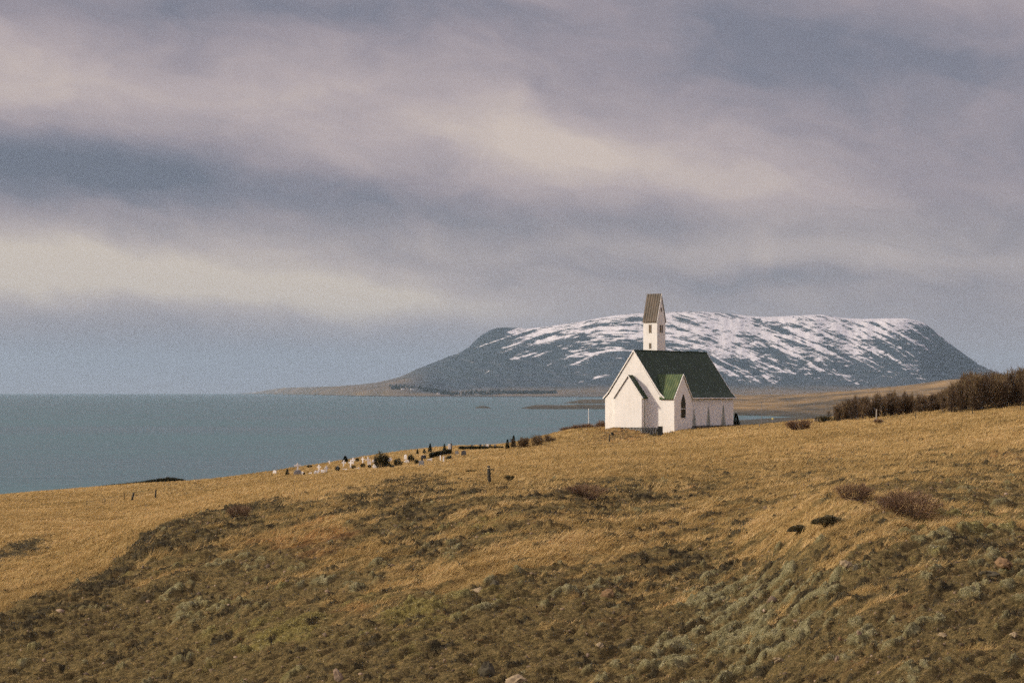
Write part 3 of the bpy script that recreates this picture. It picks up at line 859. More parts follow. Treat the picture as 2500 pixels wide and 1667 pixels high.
WALL = whitewash('white_plaster')
GRN_SHADED = [(0.30, (.006, .016, .008)), (0.50, (.014, .035, .015)), (0.68, (.040, .066, .028))]  # nave and chancel green with their shade put into the colour
GRN_SUNLIT = [(0.30, (.030, .052, .024)), (0.50, (.060, .095, .038)), (0.68, (.130, .150, .060))]  # the same roof green with sunlight put into the colour
ROOF_S = roofmat('shaded_green_sheets', ES, GRN_SHADED, 2.2)
ROOF_T = roofmat('sunlit_green_sheets', ET, GRN_SUNLIT, 2.6)
ROOF_W = roofmat('weathered_tower_sheets', ET, [(0.30, (.046, .042, .032)), (0.5, (.100, .083, .062)), (0.68, (.165, .125, .090))], 2.6)
TRIM = plain('white_trim', (.76, .74, .70), .08, 2.0, .7)
GLASS, t, b = material('dark_glass')
t._in(b.inputs['Base Color'], t.ramp(t.noise(obj_pos(t), 3.0, 3), [(0.35, (.006, .010, .009)), (0.65, (.016, .022, .019))]))
b.inputs['Roughness'].default_value = .2; b.inputs['Specular IOR Level'].default_value = .12
LOUV = plain('brown_louvres', (.19, .155, .115), .3, 9.0, .8)
BASE = plain('dark_basalt', (.050, .052, .050), .45, 2.2, .9, (.085, .08, .07), .05)

NL, NW = 23.5, 4.65
OUT = [(0, 6.11), (4.15, .05), (4.97, -.76)]
INN = [(0, 5.86), (4.05, -.10), (4.90, -.92)]


def roof_slab(mb, ring_out, ring_in, f):
    """closed sheet roof; f(i_axis0/1, t, z) -> point"""
    n = len(ring_out)
    a = [f(0, *p) for p in ring_out] + [f(0, *p) for p in reversed(ring_in)]
    c = [f(1, *p) for p in ring_out] + [f(1, *p) for p in reversed(ring_in)]
    k = len(a)
    fs = [(i, (i + 1) % k, k + (i + 1) % k, k + i) for i in range(k)]
    for i in range(n - 1):
        fs += [(i, k - 1 - i, k - 2 - i, i + 1), (k + i, k + i + 1, 2 * k - 2 - i, 2 * k - 1 - i)]
    mb.add(a + c, fs)


def both(pts): return [(-a, z) for a, z in reversed(pts[1:])] + pts


# nave
mb = MB()
prof = [(-NW, ZB + ROOTZ), (NW, ZB + ROOTZ), (NW, -.80), (4.03, -.20), (0, 5.80), (-4.03, -.20), (-NW, -.80)]
mb.prism([L(0, a, z) for a, z in prof], [L(NL, a, z) for a, z in prof])
o = mb.build('wall', WALL, church)
o['label'] = 'white plastered nave wall'
mb = MB(); roof_slab(mb, both(OUT), both(INN), lambda k, a, z: L((-.03, NL + .28)[k], a, z))
mb.box(-.05, NL + .3, -.12, .12, 6.03, 6.15, L)
o = mb.build('roof', ROOF_S, church); o['label'] = 'steep nave roof in shade-darkened green'


def barge(mb, out, th, s0, s1, f):
    for sg in (-1, 1):
        for i in range(len(out) - 1):
            (a, z), (a2, z2) = out[i], out[i + 1]
            lo1, lo2 = z - th * (1.7 if i == 0 else 1.4), z2 - th * (1.7 if i == 0 and len(out) == 2 else 1.4)
            q = [(s0, sg * a, lo1), (s1, sg * a, lo1), (s1, sg * a2, lo2), (s0, sg * a2, lo2), (s0, sg * a, z), (s1, sg * a, z), (s1, sg * a2, z2), (s0, sg * a2, z2)]
            mb.hexa([f(*p) for p in q])


mb = MB(); barge(mb, [(a, z + .03) for a, z in OUT], .16, -.14, -.034, L)
mb.build('bargeboard', TRIM, church)
mb = MB(); barge(mb, [(a, z + .03) for a, z in OUT], .16, NL + .284, NL + .38, L)
mb.build('bargeboard', TRIM, church)
for sg in (1, -1):                         # eaves gutters
    mb = MB(); mb.tube(L(.1 if sg < 0 else 5.9, sg * 5.02, -.84), L(NL + .2, sg * 5.02, -.84), .07, .07)
    mb.build('gutter', TRIM, church)
mb = MB(); mb.box(5.7, NL + .05, NW + .003, NW + .10, ZB + ROOTZ, -4.86, L); mb.box(NL + .003, NL + .1, -NW, NW, ZB + ROOTZ, -5.0, L)
mb.build('foundation', BASE, church)

# chancel at the front
CW, CS = 2.15, -1.67
co = [(0, 2.52), (2.42, -.80)]; ci = [(0, 2.30), (2.30, -.90)]
mb = MB()
prof = [(-CW, ZB + ROOTZ), (CW, ZB + ROOTZ), (CW, -.70), (0, 2.26), (-CW, -.70)]
mb.prism([L(CS, a, z) for a, z in prof], [L(-.004, a, z) for a, z in prof])
o = mb.build('wall', WALL, church); o['label'] = 'small gabled chancel wall'
mb = MB(); roof_slab(mb, both(co), both(ci), lambda k, a, z: L((CS - .08, -.16)[k], a, z))
o = mb.build('roof', ROOF_S, church); o['label'] = 'small chancel roof'
mb = MB(); barge(mb, [(a, z + .03) for a, z in co], .11, CS - .17, CS - .084, L)
mb.build('bargeboard', TRIM, church)

# transept with the pointed window
TS, TT, TM = 5.6, 6.49, 2.8
to = [(0, 2.62), (3.05, -.92)]; ti = [(0, 2.40), (2.95, -1.02)]
prof = [(0.0, ZB + ROOTZ), (TS, ZB + ROOTZ), (TS, -.80), (TM, 2.36), (0.0, -.80)]
mb = MB(); mb.prism([L(s, NW + .004, z) for s, z in prof], [L(s, TT, z) for s, z in prof])
o = mb.build('wall', WALL, church); o['label'] = 'transept wall with pointed window'
mb = MB()
for sg in (-1, 1):
    q = []
    for (k, (d, z)) in ((0, ti[1]), (1, ti[0]), (2, to[1]), (3, to[0])):
        q.append((TM + sg * d, z))
    lo_, hi_, lo2, hi2 = q
    mb.hexa([L(lo_[0], 4.25, lo_[1]), L(lo_[0], TT + .05, lo_[1]), L(hi_[0], TT + .05, hi_[1]), L(hi_[0], 2.3, hi_[1]),
             L(lo2[0], 4.25, lo2[1]), L(lo2[0], TT + .05, lo2[1]), L(hi2[0], TT + .05, hi2[1]), L(hi2[0], 2.3, hi2[1])])
o = mb.build('roof', ROOF_T, church); o['label'] = 'transept roof in a lighter, sunlit green'
mb = MB(); barge(mb, [(a, z + .03) for a, z in to], .10, TT + .054, TT + .13, lambda s, a, z: L(TM + a, s, z))
mb.build('bargeboard', TRIM, church)


def arch(hw, z0, zs, zt, n=8):
    """pointed arch outline, from lower left round to lower right"""
    pts = [(-hw, z0), (-hw, zs)]
    for i in range(1, n + 1):
        k = i / n
        pts.append((-hw * (1 - k ** 1.35), zs + (zt - zs) * (1 - (1 - k) ** 1.25)))
    pts += [(-a, z) for a, z in reversed(pts[:-1])]
    return pts


def window(parent_f, hw, z0, zs, zt, y0, fr, glass, muntin=(), cross=True, mat=None):
    a = arch(hw, z0, zs, zt); b2 = arch(hw + fr, z0 - fr, zs, zt + fr * 1.4)
    mb = MB(); n = len(a)
    A0 = [parent_f(p[0], y0 + .003, p[1]) for p in a]; B0 = [parent_f(p[0], y0 + .003, p[1]) for p in b2]
    A1 = [parent_f(p[0], y0 + .07, p[1]) for p in a]; B1 = [parent_f(p[0], y0 + .07, p[1]) for p in b2]
    fs = []
    for i in range(n):
        j = (i + 1) % n
        fs += [(2 * n + i, 2 * n + j, 3 * n + j, 3 * n + i), (n + i, n + j, 3 * n + j, 3 * n + i), (i, j, 2 * n + j, 2 * n + i)]
    mb.add(A0 + B0 + A1 + B1, fs)
    for (x0, x1, za, zb) in muntin: mb.box(x0, x1, y0 + .022, y0 + .05, za, zb, parent_f)
    w = mb.build('window', mat or TRIM, church)
    mb = MB(); mb.prism([parent_f(p[0], y0 + .004, p[1]) for p in a], [parent_f(p[0], y0 + .02, p[1]) for p in a])
    mb.build('pane', glass, w)
    return w


w = window(lambda a, d, z: L(TM + a, d, z), 0.78, -3.60, -1.55, -.18, TT, .045, GLASS, [(-.78, .78, -2.36, -2.29)])
w['label'] = 'tall pointed window in the transept gable'

# tower behind the ridge
S0, S1_, T0, T1 = 7.53, 10.2, -2.35, -.07
SMid = (S0 + S1_) / 2
prof = [(S0, ZB + ROOTZ), (S1_, ZB + ROOTZ), (S1_, 10.35), (SMid, 14.28), (S0, 10.35)]
mb = MB(); mb.prism([L(s, T0, z) for s, z in prof], [L(s, T1, z) for s, z in prof])
o = mb.build('tower', WALL, church); o['label'] = 'slim white bell tower'
tower = o
mb = MB(); roof_slab(mb, both([(0, 14.50), (1.52, 10.30)]), both([(0, 14.30), (1.44, 10.24)]), lambda k, a, z: L(SMid + a, (T0 - .06, T1 + .05)[k], z))
o = mb.build('tower_roof', ROOF_W, tower); o['label'] = 'weathered brown-green saddle roof'
mb = MB(); barge(mb, [(0, 14.52), (1.54, 10.3)], .06, T1 + .054, T1 + .10, lambda s, a, z: L(SMid + a, s, z)); mb.build('bargeboard', TRIM, tower)


def slot(a0, a1, z0, z1, face):
    f = (lambda a, d, z: L(S0 - d, a, z)) if face == 'front' else (lambda a, d, z: L(a, T1 + d, z))
    mb = MB(); mb.box(a0, a1, .003, .02, z0, z1, f)
    for k in range(int((z1 - z0) / .16)):
        mb.box(a0, a1, .021, .045, z0 + .05 + k * .16, z0 + .13 + k * .16, f)
    for (b0, b1, c0, c1) in ((a0 - .06, a0, z0 - .05, z1 + .05), (a1, a1 + .06, z0 - .05, z1 + .05)):
        mb.box(b0, b1, .003, .06, c0, c1, f)
    mb.build('louvre_opening', LOUV, tower)


cm = (T0 + T1) / 2
slot(cm - .14, cm + .14, 8.75, 9.90, 'front'); slot(cm - .10, cm + .10, 6.45, 7.20, 'front')
slot(SMid - .42, SMid - .20, 8.8, 9.85, 'side'); slot(SMid + .16, SMid + .38, 8.8, 9.85, 'side')
slot(SMid - .10, SMid + .10, 11.9, 12.4, 'side')

# ------------------------------------------------------------------ rough stone wall and small things round the church
def rock_mesh(name, r, seed, mat, sub=3, rough=.28):
    import bmesh
    bm = bmesh.new(); bmesh.ops.create_icosphere(bm, subdivisions=sub, radius=1)
    rs = random.Random(seed); ox, oy = rs.uniform(0, 99), rs.uniform(0, 99)
    cuts = [Vector((rs.gauss(0, 1), rs.gauss(0, 1), rs.gauss(0, 1))).normalized() for _ in range(7)]
    for v in bm.verts:
        c = v.co.copy()
        for n in cuts:
            d = c.dot(n) - .72
            if d > 0: c -= n * d * .85
        k = 1 + rough * float(fbm(np.array([c.x * 1.7 + ox + c.z]), np.array([c.y * 1.7 + oy - c.z * .7]), 3, seed)[0])
        v.co = Vector((c.x * r[0], c.y * r[1], c.z * r[2])) * k
    me = bpy.data.meshes.new(name); bm.to_mesh(me); bm.free()
    me.materials.append(mat)
    return me


mossy, t, b = material('mossy_stone')
p = obj_pos(t); n = t.noise(p, 2.5, 6, .65); n2 = t.noise(p, .9, 5, .6)
c = t.ramp(n, [(0.3, (.030, .033, .033)), (0.55, (.085, .085, .078)), (0.75, (.15, .145, .125))])
t._in(b.inputs['Base Color'], t.mix(t.mrange(n2, .5, .65, 0, .7), c, (.11, .10, .045, 1)))
t._in(b.inputs['Normal'], t.bump(n, .8, .06))

pl, pr = at(1491, 1043, 343.2), at(1605, 1043, 340.2)
sw = empty('stone_wall', (pl[0], pl[1], pl[2] - 1.6))
tag(sw, 'low dark mossy stone wall running along the chancel of the church', 'wall')
d_ = pr - pl; ln = math.hypot(d_[0], d_[1]); dn = np.array([d_[0], d_[1], 0]) / ln; nn = np.array([dn[1], -dn[0], 0])
mb = MB(); rs = random.Random(3)
iv, if_ = ico()
zc_ = 0.0
for row in range(8):
    a = rs.uniform(0, .2)
    while a < ln:
        wdt = rs.uniform(.3, .62); hh = .15
        cpt = dn * (a + wdt / 2) + nn * rs.uniform(-.04, .05)
        pts = []
        for v in iv:
            sx = np.sign(v) * np.abs(v) ** .55
            q = dn * sx[0] * wdt * .54 + nn * sx[1] * .30 + np.array([0, 0, sx[2] * hh * .68]) * rs.uniform(.85, 1.1)
            pts.append(cpt + q + np.array([0, 0, .1 + row * .205]))
        mb.add(pts, [tuple(f) for f in if_])
        a += wdt
mb.build('stones', mossy, sw)

WOODD = plain('dark_painted_wood', (.030, .032, .030), .4, 4, .7)
P = at(1612, 1064, 339.3)
bx = empty('wooden_box', (P[0], P[1], P[2] - .25))
tag(bx, 'tall dark box standing at the right end of the stone wall', 'box')
hb = .25 + 23.5 * 339 / F
mb = MB(); mb.box(-.33, .33, -.3, .3, 0, hb - .06); mb.build('body', WOODD, bx)
mb = MB(); mb.box(-.38, .38, -.35, .35, hb - .057, hb); mb.build('lid', WOODD, bx)
mb = MB(); mb.box(-.28, .28, -.335, -.303, .2, hb - .18); mb.build('door', WOODD, bx)

for (u, v, rx, rz_, sd, lab) in [(1641, 1058, .50, .30, 5, 'dark boulder at the foot of the sunlit transept corner'), (1692, 1050, .42, .46, 9, 'dark round boulder below the shaded transept wall'), (1506, 1046, .55, .22, 12, 'dark flat boulder beside the left end of the stone wall')]:
    P = at(u, v, 341 if u < 1680 else 344.5)
    if u < 1520: P = at(u, v, 342.5)
    o = link('boulder', rock_mesh('boulder', (rx, rx * .8, rz_), sd, mossy), None, (P[0], P[1], P[2]))
    tag(o, lab, 'boulder')

# ------------------------------------------------------------------ plants
def slivers(P, Dv, ln, w, tint):
    """thin pointed triangles: P base, Dv unit direction"""
    n = len(P)
    a = RNG.normal(0, 1, (n, 3)); a -= (a * Dv).sum(1, keepdims=True) * Dv; a /= np.linalg.norm(a, axis=1, keepdims=True) + 1e-9
    w = np.broadcast_to(w, (n,))[:, None]; ln = np.broadcast_to(ln, (n,))[:, None]
    V = np.stack([P - a * w * .5, P + a * w * .5, P + Dv * ln], 1).reshape(-1, 3)
    return V, np.arange(n * 3).reshape(-1, 3), np.repeat(np.clip(tint, 0, 1), 3)


def unit(v): return v / (np.linalg.norm(v, axis=-1, keepdims=True) + 1e-9)


TWIG = veg('bare_twigs', [(0.0, (.034, .025, .018)), (0.4, (.090, .063, .041)), (0.7, (.16, .108, .062)), (1.0, (.20, .155, .068))], 0.1)
RTWIG = veg('reddish_twigs', [(0.0, (.075, .050, .034)), (0.5, (.19, .118, .070)), (1.0, (.31, .21, .125))], 0.1)
OLIVE = veg('olive_leaves', [(0.0, (.020, .022, .012)), (0.5, (.060, .056, .030)), (1.0, (.125, .105, .052))], 0.15)
CONIF = veg('conifer_needles', [(0.0, (.008, .014, .009)), (0.5, (.020, .032, .020)), (1.0, (.050, .060, .034))], 0.05)
HEDGE = veg('hedge_leaves', [(0.0, (.014, .017, .011)), (0.5, (.036, .038, .022)), (1.0, (.085, .078, .040))], 0.1)
BARK = plain('bark', (.060, .046, .036), .35, 8, .95)
STEMS = plain('reddish_bark', (.095, .065, .045), .35, 8, .95)


def bush_meshes(w, h, nst, ntw, tw_w, tw_l, seed, matc, mats, open_=0.0, trunk_r=.02, bare=.0):
    """a many-stemmed shrub: curved stems + a cloud of twigs along them, unit size in metres"""
    rs = np.random.default_rng(seed)
    mb = MB(); ends = []
    for i in range(nst):
        a = rs.uniform(0, 2 * np.pi); sp = math.sqrt(rs.uniform(.02, 1)) ; hh = h * (1 - .35 * sp * sp) * rs.uniform(.75, 1.05)
        tip = np.array([math.cos(a) * sp * w * .5, math.sin(a) * sp * w * .5, hh])
        b0 = np.array([math.cos(a) * .24 * w * sp, math.sin(a) * .24 * w * sp, -.12 * h])
        mid = b0 * .45 + tip * .55 + np.array([math.cos(a), math.sin(a), 0]) * .06 * w + np.array([0, 0, -.02 * h])
        p0 = b0
        for k in range(1, 5):
            f = k / 4; p1 = (1 - f) ** 2 * b0 + 2 * f * (1 - f) * mid + f * f * tip
            mb.tube(p0, p1, trunk_r * (1.05 - .22 * (k - 1)), trunk_r * (1.05 - .22 * k), 5, False)
            ends.append((p0, p1, f)); p0 = p1
    mb.tube((0, 0, -.16 * h), (0, 0, -.03 * h), .26 * w, .20 * w, 10)
    trunk = bpy.data.meshes.new('trunk'); trunk.from_pydata(mb.v, [], mb.f); trunk.update(); trunk.materials.append(mats)
    E0 = np.array([e[0] for e in ends]); E1 = np.array([e[1] for e in ends]); EF = np.array([e[2] for e in ends])
    pw = (np.clip(EF - bare, 0.02, 1)) ** .8; pw /= pw.sum()
    k = rs.choice(len(E0), ntw, p=pw)
    f = rs.uniform(0, 1, (ntw, 1))
    P = E0[k] * (1 - f) + E1[k] * f + rs.normal(0, 1, (ntw, 3)) * np.array([w, w, h]) * .055
    P[:, 2] = np.clip(P[:, 2], .0, None)
    c = np.array([0, 0, h * .15])
    d = unit(unit(P - c) * .75 + unit(E1[k] - E0[k]) * .6 + rs.normal(0, .42, (ntw, 3)))
    tint = .45 + .25 * (P[:, 2] / h - .5) + rs.normal(0, .2, ntw) + .25 * np.sin(P[:, 0] * 5 / w + seed) * np.cos(P[:, 1] * 4 / w)
    V, FA, T = slivers(P, d, tw_l * rs.uniform(.5, 1.3, ntw), tw_w * rs.uniform(.6, 1.4, ntw), tint)
    crown = np_mesh('crown', V, FA, matc, False, {'tint': ('FLOAT', T)})
    return trunk, crown


def plant(name, meshes, loc, rz, scl, label, cat, group=None):
    o = empty(name, tuple(loc), rz); o.scale = scl
    for nm, me in zip(('trunk', 'crown'), meshes):
        if me: link(nm, me, o)
    tag(o, label, cat, group)
    return o


def pxm(D): return D / F

# the leafless thicket on the right skyline: every shrub its own
TH = [bush_meshes(1.0 * 3.4, 4.2, 11, 2300, .050, .62, 40 + i, TWIG, BARK, trunk_r=.05) for i in range(6)]
TOPS = np.array([(2030,984),(2045,968),(2080,960),(2098,955),(2130,964),(2169,945),(2200,949),(2232,952),(2259,959),(2294,952),(2321,934),(2348,919),(2375,899),(2419,900),(2446,901),(2473,891),(2500,889),(2600,886),(2760,880)])
k = 0; u = 2040.0
rs = random.Random(11)
while u < 2700:
    for row in range(3 if u > 2290 else (2 if u > 2070 else 1)):
        uu_ = u + rs.uniform(-8, 8)
        base_v = np.interp(uu_, [2040, 2080, 2220, 2350, 2490, 2700], [1026, 1022, 1016, 1004, 993, 985])
        D = (302 + 14 * row + rs.uniform(-5, 5)) if uu_ < 2300 else (286 + 20 * row + rs.uniform(-5, 5))
        q = (uu_ - 1250) / F
        zg = gz(q * D, D)
        topv = np.interp(uu_, TOPS[:, 0], TOPS[:, 1]) + (8 if row == 0 else 0) + rs.uniform(-3, 7 if uu_ > 2300 else 16)
        ztop = (VH - topv) / F * D
        hh = max(1.2, ztop - zg)
        sc_ = hh / 4.45
        tall = uu_ > 2310
        plant('bare_shrub', TH[(k * 5 + row) % 6], (q * D, D, zg), rs.uniform(0, 6.28), (max(sc_, .62) * rs.uniform(.85, 1.1),) * 2 + (sc_,),
              'tall leafless tree in the dense brown thicket on the right skyline' if tall else 'leafless shrub in the lower, patchy end of the brown thicket right of the church',
              'tree' if tall else 'shrub', 'tall trees of the brown thicket' if tall else 'low shrubs of the brown thicket')
        k += 1
    u += 14 if u < 2300 else 20

# single shrubs on the slope
RB = [bush_meshes(2.7, 1.4, 52, 4200, .019, .30, 60 + i, RTWIG, STEMS, trunk_r=.016) for i in range(2)]
def put_bush(u, v, wpx, hpx, mesh, mw, mh, label, name='shrub', cat='shrub', D=None):
    P = hit(u, v) if D is None else at(u, v, D)
    s = wpx * pxm(P[1]) / mw; sz = hpx * pxm(P[1]) / mh
    return plant(name, mesh, P, random.uniform(0, 6), (s, s, sz), label, cat)
put_bush(2217, 1264, 182, 76, RB[0], 2.7, 1.65, 'large rounded leafless reddish shrub in the golden grass on the right')
put_bush(2086, 1218, 92, 44, RB[1], 2.7, 1.65, 'smaller rounded leafless shrub up the slope from the large reddish shrub')
LB = bush_meshes(3.4, 1.2, 30, 2600, .045, .42, 66, RTWIG, STEMS, trunk_r=.02)
put_bush(1957, 1050, 70, 28, LB, 3.6, 1.4, 'low spreading reddish shrub on the skyline right of the church')
put_bush(2142, 1035, 26, 13, LB, 3.6, 1.4, 'small dark tuft at the foot of the pale fence post')
put_bush(585, 1262, 60, 34, RB[1], 2.7, 1.65, 'dark leafless shrub at the brow of the brown bank on the left')
put_bush(1430, 1218, 120, 34, RB[0], 2.7, 1.65, 'dark sprawling leafless shrub in mid slope below the church')
DB = bush_meshes(2.6, 1.0, 22, 2400, .05, .20, 71, OLIVE, BARK, trunk_r=.02)
put_bush(2020, 1030, 75, 17, DB, 2.8, 1.15, 'dark low shrub at the left foot of the brown thicket', 'dark_shrub')
put_bush(1152, 1155, 30, 7, DB, 2.8, 1.15, 'dark low shrub up the slope left of the lone round post', 'dark_shrub')
put_bush(1243, 1172, 28, 12, DB, 2.8, 1.15, 'small dark shrub right of the lone round post', 'dark_shrub')
def mound_meshes(seed, n=5200):
    f = RNG.uniform(0, 1, n); a = RNG.uniform(0, 2 * np.pi, n)
    rr_ = np.sqrt(f) * (1 + .18 * np.sin(a * 3 + seed) + .12 * np.sin(a * 5 + 2 * seed)); hh = np.sqrt(np.clip(1 - f, 0, 1)) * (1 + .3 * np.sin(a * 2 + rr_ * 5 + seed))
    P = np.stack([np.cos(a) * rr_ * .5, np.sin(a) * rr_ * .5, hh * RNG.uniform(.55, 1, n)], -1)
    d = unit(np.stack([np.cos(a) * rr_, np.sin(a) * rr_, .8 + hh], -1) + RNG.normal(0, .45, (n, 3)))
    V, FA, T = slivers(P - d * .06, d, .16 * RNG.uniform(.5, 1.3, n), .045, .30 + .2 * hh + RNG.normal(0, .22, n))
    mb = MB(); mb.tube((0, 0, -.25), (0, 0, .5), .12, .05, 8)
    tr = bpy.data.meshes.new('trunk'); tr.from_pydata(mb.v, [], mb.f); tr.update(); tr.materials.append(BARK)
    return tr, np_mesh('crown', V, FA, DSHR, False, {'tint': ('FLOAT', T)})


DSHR = veg('dark_heather', [(0.0, (.075, .070, .042)), (0.5, (.18, .155, .085)), (1.0, (.30, .25, .13))], 0.3)
for (u, v, w, h, lab) in [(2026, 1284, 96, 18, 'dark flat-topped shrub patch below the two reddish shrubs'), (1952, 1306, 58, 14, 'dark low shrub left of the flat-topped dark shrub patch')]:
    P = hit(u, v); k_ = pxm(P[1])
    plant('dark_shrub', mound_meshes(u), P, .3, (w * k_, w * k_ * .6, h * k_), lab, 'shrub')
# hedge row left of the church
for (u, v, w, h, lab) in [(1398, 1054, 46, 15, 'leftmost low bare shrub in the row beside the white flagpole'), (1424, 1050, 44, 17, 'low bare shrub right under the white flagpole'), (1450, 1048, 40, 16, 'low bare shrub between the flagpole and the church'), (1471, 1047, 30, 22, 'low bare shrub touching the left corner of the church')]:
    P = at(u, v + 4, 366)
    P[2] = min(P[2], gz(P[0], P[1]) + .2)
    plant('bare_shrub', LB, P, u, (w * pxm(366) / 2.6, w * pxm(366) / 3.4, (h + 5) * pxm(366) / 1.35), lab, 'shrub')

# conifers
def conifer_meshes(seed, n=1500, w=1.0, h=3.0, round_=False):
    rs = np.random.default_rng(seed)
    f = rs.uniform(0, 1, n) ** (1.3); a = rs.uniform(0, 2 * np.pi, n)
    prof = (1 - f) ** .75 * (1 + .25 * np.sin(f * 40 + a * 2)) if not round_ else np.sqrt(np.clip(1 - (2 * f - 1) ** 2, 0, 1)) + .05
    r = prof * w * .5 * rs.uniform(.55, 1.0, n)
    P = np.stack([np.cos(a) * r, np.sin(a) * r, (.06 + f * .9) * h], -1)
    d = unit(np.stack([np.cos(a), np.sin(a), np.full(n, .5)], -1) + rs.normal(0, .5, (n, 3)))
    V, FA, T = slivers(P, d, .11 * h * rs.uniform(.5, 1.2, n) * (.6 + .4 * (1 - f)), .05 * h * .6, .45 + rs.normal(0, .25, n))
    mb = MB(); mb.tube((0, 0, -.1 * h), (0, 0, h * .9), .035 * h * .5, .006 * h, 6)
    tr = bpy.data.meshes.new('trunk'); tr.from_pydata(mb.v, [], mb.f); tr.update(); tr.materials.append(BARK)
    return tr, np_mesh('crown', V, FA, CONIF, False, {'tint': ('FLOAT', T)})


CON = [conifer_meshes(80 + i) for i in range(3)]
BALL = conifer_meshes(90, 5200, 1.6, 1.5, True)
P = at(1797, 1040, 371)
P[2] = min(P[2], gz(P[0], P[1]))
plant('conifer', CON[0], (P[0], P[1], P[2]), 1, (1.15, 1.15, .72), 'small dark conifer behind the right corner of the church', 'tree')


def put_con(u, v, wpx, hpx, lab, mesh=None, mw=1.05, mh=3.0, cat='tree', name='conifer'):
    P = hit(u, v); s = wpx * pxm(P[1]) / mw; sz = hpx * pxm(P[1]) / mh
    return plant(name, mesh or CON[int(u) % 3], P, u, (s, s, sz), lab, cat)


for a in [(1019, 1109, 6, 13, 'smallest dark conifer behind the graves, left of the clipped hedge'),
          (1036, 1108, 8, 11, 'stubby dark conifer just left of the tall conifer behind the dark hedge'),
          (1050, 1106, 10, 23, 'tall dark conifer standing behind the left end of the dark hedge'),
          (1085, 1103, 8, 19, 'dark conifer behind the dark hedge, beside the white stele'),
          (1239, 1096, 10, 24, 'narrow dark conifer at the right end of the long hedge'),
          (1254, 1093, 12, 30, 'taller dark conifer against the bare shrub mound right of the hedge'),
          (843, 1130, 15, 18, 'dark pointed conifer on the skyline behind the white crosses'),
          (918, 1137, 8, 20, 'thin dark conifer against the left side of the big round bush'),
          (701, 1161, 9, 17, 'narrow dark green shrub at the left end of the graveyard')]:
    put_con(*a)
for a in [(886, 1142, 13, 11, 'round clipped dark tree in front of the white crosses'),
          (863, 1145, 14, 9, 'round dark shrub at the foot of the white crosses'),
          (902, 1144, 9, 8, 'small round dark shrub between white headstones'),
          (824, 1150, 13, 12, 'rounded dark shrub behind the slim grey-green headstone'),
          (756, 1143, 15, 7, 'flat dark shrub on the graveyard skyline at the left'),
          (872, 1127, 10, 9, 'dark rounded shrub on the skyline among the crosses'),
          (1036, 1120, 7, 9, 'small dark shrub between the graves, below the dark hedge'),
          (948, 1139, 13, 10, 'dark green shrub just right of the big round bush'),
          (957, 1142, 12, 8, 'lower dark green shrub in front of the graves'),
          (742, 1158, 8, 5, 'small dark shrub beside a pale headstone at the graveyard edge')]:
    put_con(*a[:4], a[4], BALL, 1.8, 1.5, 'shrub', 'round_shrub')
# stem of the clipped tree is its trunk; big olive bush
OB = bush_meshes(2.0, 2.0, 26, 2600, .055, .24, 95, OLIVE, BARK, trunk_r=.03, bare=.25)
put_bush(932, 1142, 38, 40, OB, 2.1, 2.1, 'big round olive-brown bush standing above the graves', 'round_bush')
for a in [(972, 1139, 22, 20, 'brown twiggy shrub among the graves right of the big round bush'), (1004, 1128, 17, 18, 'reddish brown shrub among the graves below the conifers'), (1017, 1133, 12, 12, 'low brown shrub beside the grey slab among the graves')]:
    put_bush(a[0], a[1], a[2], a[3], OB, 2.1, 2.1, a[4])
for a in [(1272, 1094, 46, 30, 'left part of the bare shrub mound beyond the long hedge'), (1300, 1090, 52, 30, 'middle of the bare shrub mound beyond the long hedge'), (1328, 1080, 46, 22, 'right part of the bare shrub mound running out towards the church')]:
    P = hit(a[0], a[1]); P[2] -= .2
    plant('bare_shrub', TH[int(a[0]) % 6], P, a[0], (a[2] * pxm(P[1]) / 3.0,) * 2 + (a[3] * pxm(P[1]) / 4.2,), a[4], 'shrub')


def hedge(u0, u1, v0, v1, hpx, dep, lab, n=5200):
    A = hit(u0, v0); B_ = hit(u1, v1)
    B_[:] = at(u1, v1, A[1] + np.clip(B_[1] - A[1], -12, 12))
    h = hpx * pxm(A[1]); d = B_ - A; ln = np.linalg.norm(d)
    f = RNG.uniform(0, 1, n); hh = RNG.uniform(0, 1, n) ** .7; dd = RNG.uniform(-.5, .5, n)
    top = h * (1 + .10 * fbm(f * 9, f * 0, 3, int(u0)))
    P = f[:, None] * d + np.stack([dd * 0, dd * dep, hh * top], -1)
    P[:, 2] -= .05
    dr = unit(np.stack([RNG.normal(0, 1, n), dd * 2 + RNG.normal(0, .6, n), hh + RNG.normal(0, .5, n)], -1))
    V, FA, T = slivers(P, dr, .22 * RNG.uniform(.5, 1.2, n), .10, .35 + .25 * hh + RNG.normal(0, .2, n))
    o = link('hedge', np_mesh('hedge', V, FA, HEDGE, False, {'tint': ('FLOAT', T)}), None, tuple(A))
    tag(o, lab, 'hedge')
    return o


hedge(1049, 1101, 1118, 1107, 11, .9, 'short dark clipped hedge behind the thin white grave posts')
hedge(1121, 1228, 1098, 1099, 8, 1.0, 'long low clipped hedge on the skyline above the lone post', 9000)
hedge(1092, 1100, 1122, 1119, 6, 1.0, 'low grey-green shrub hedge at the right end of the graves', 900)
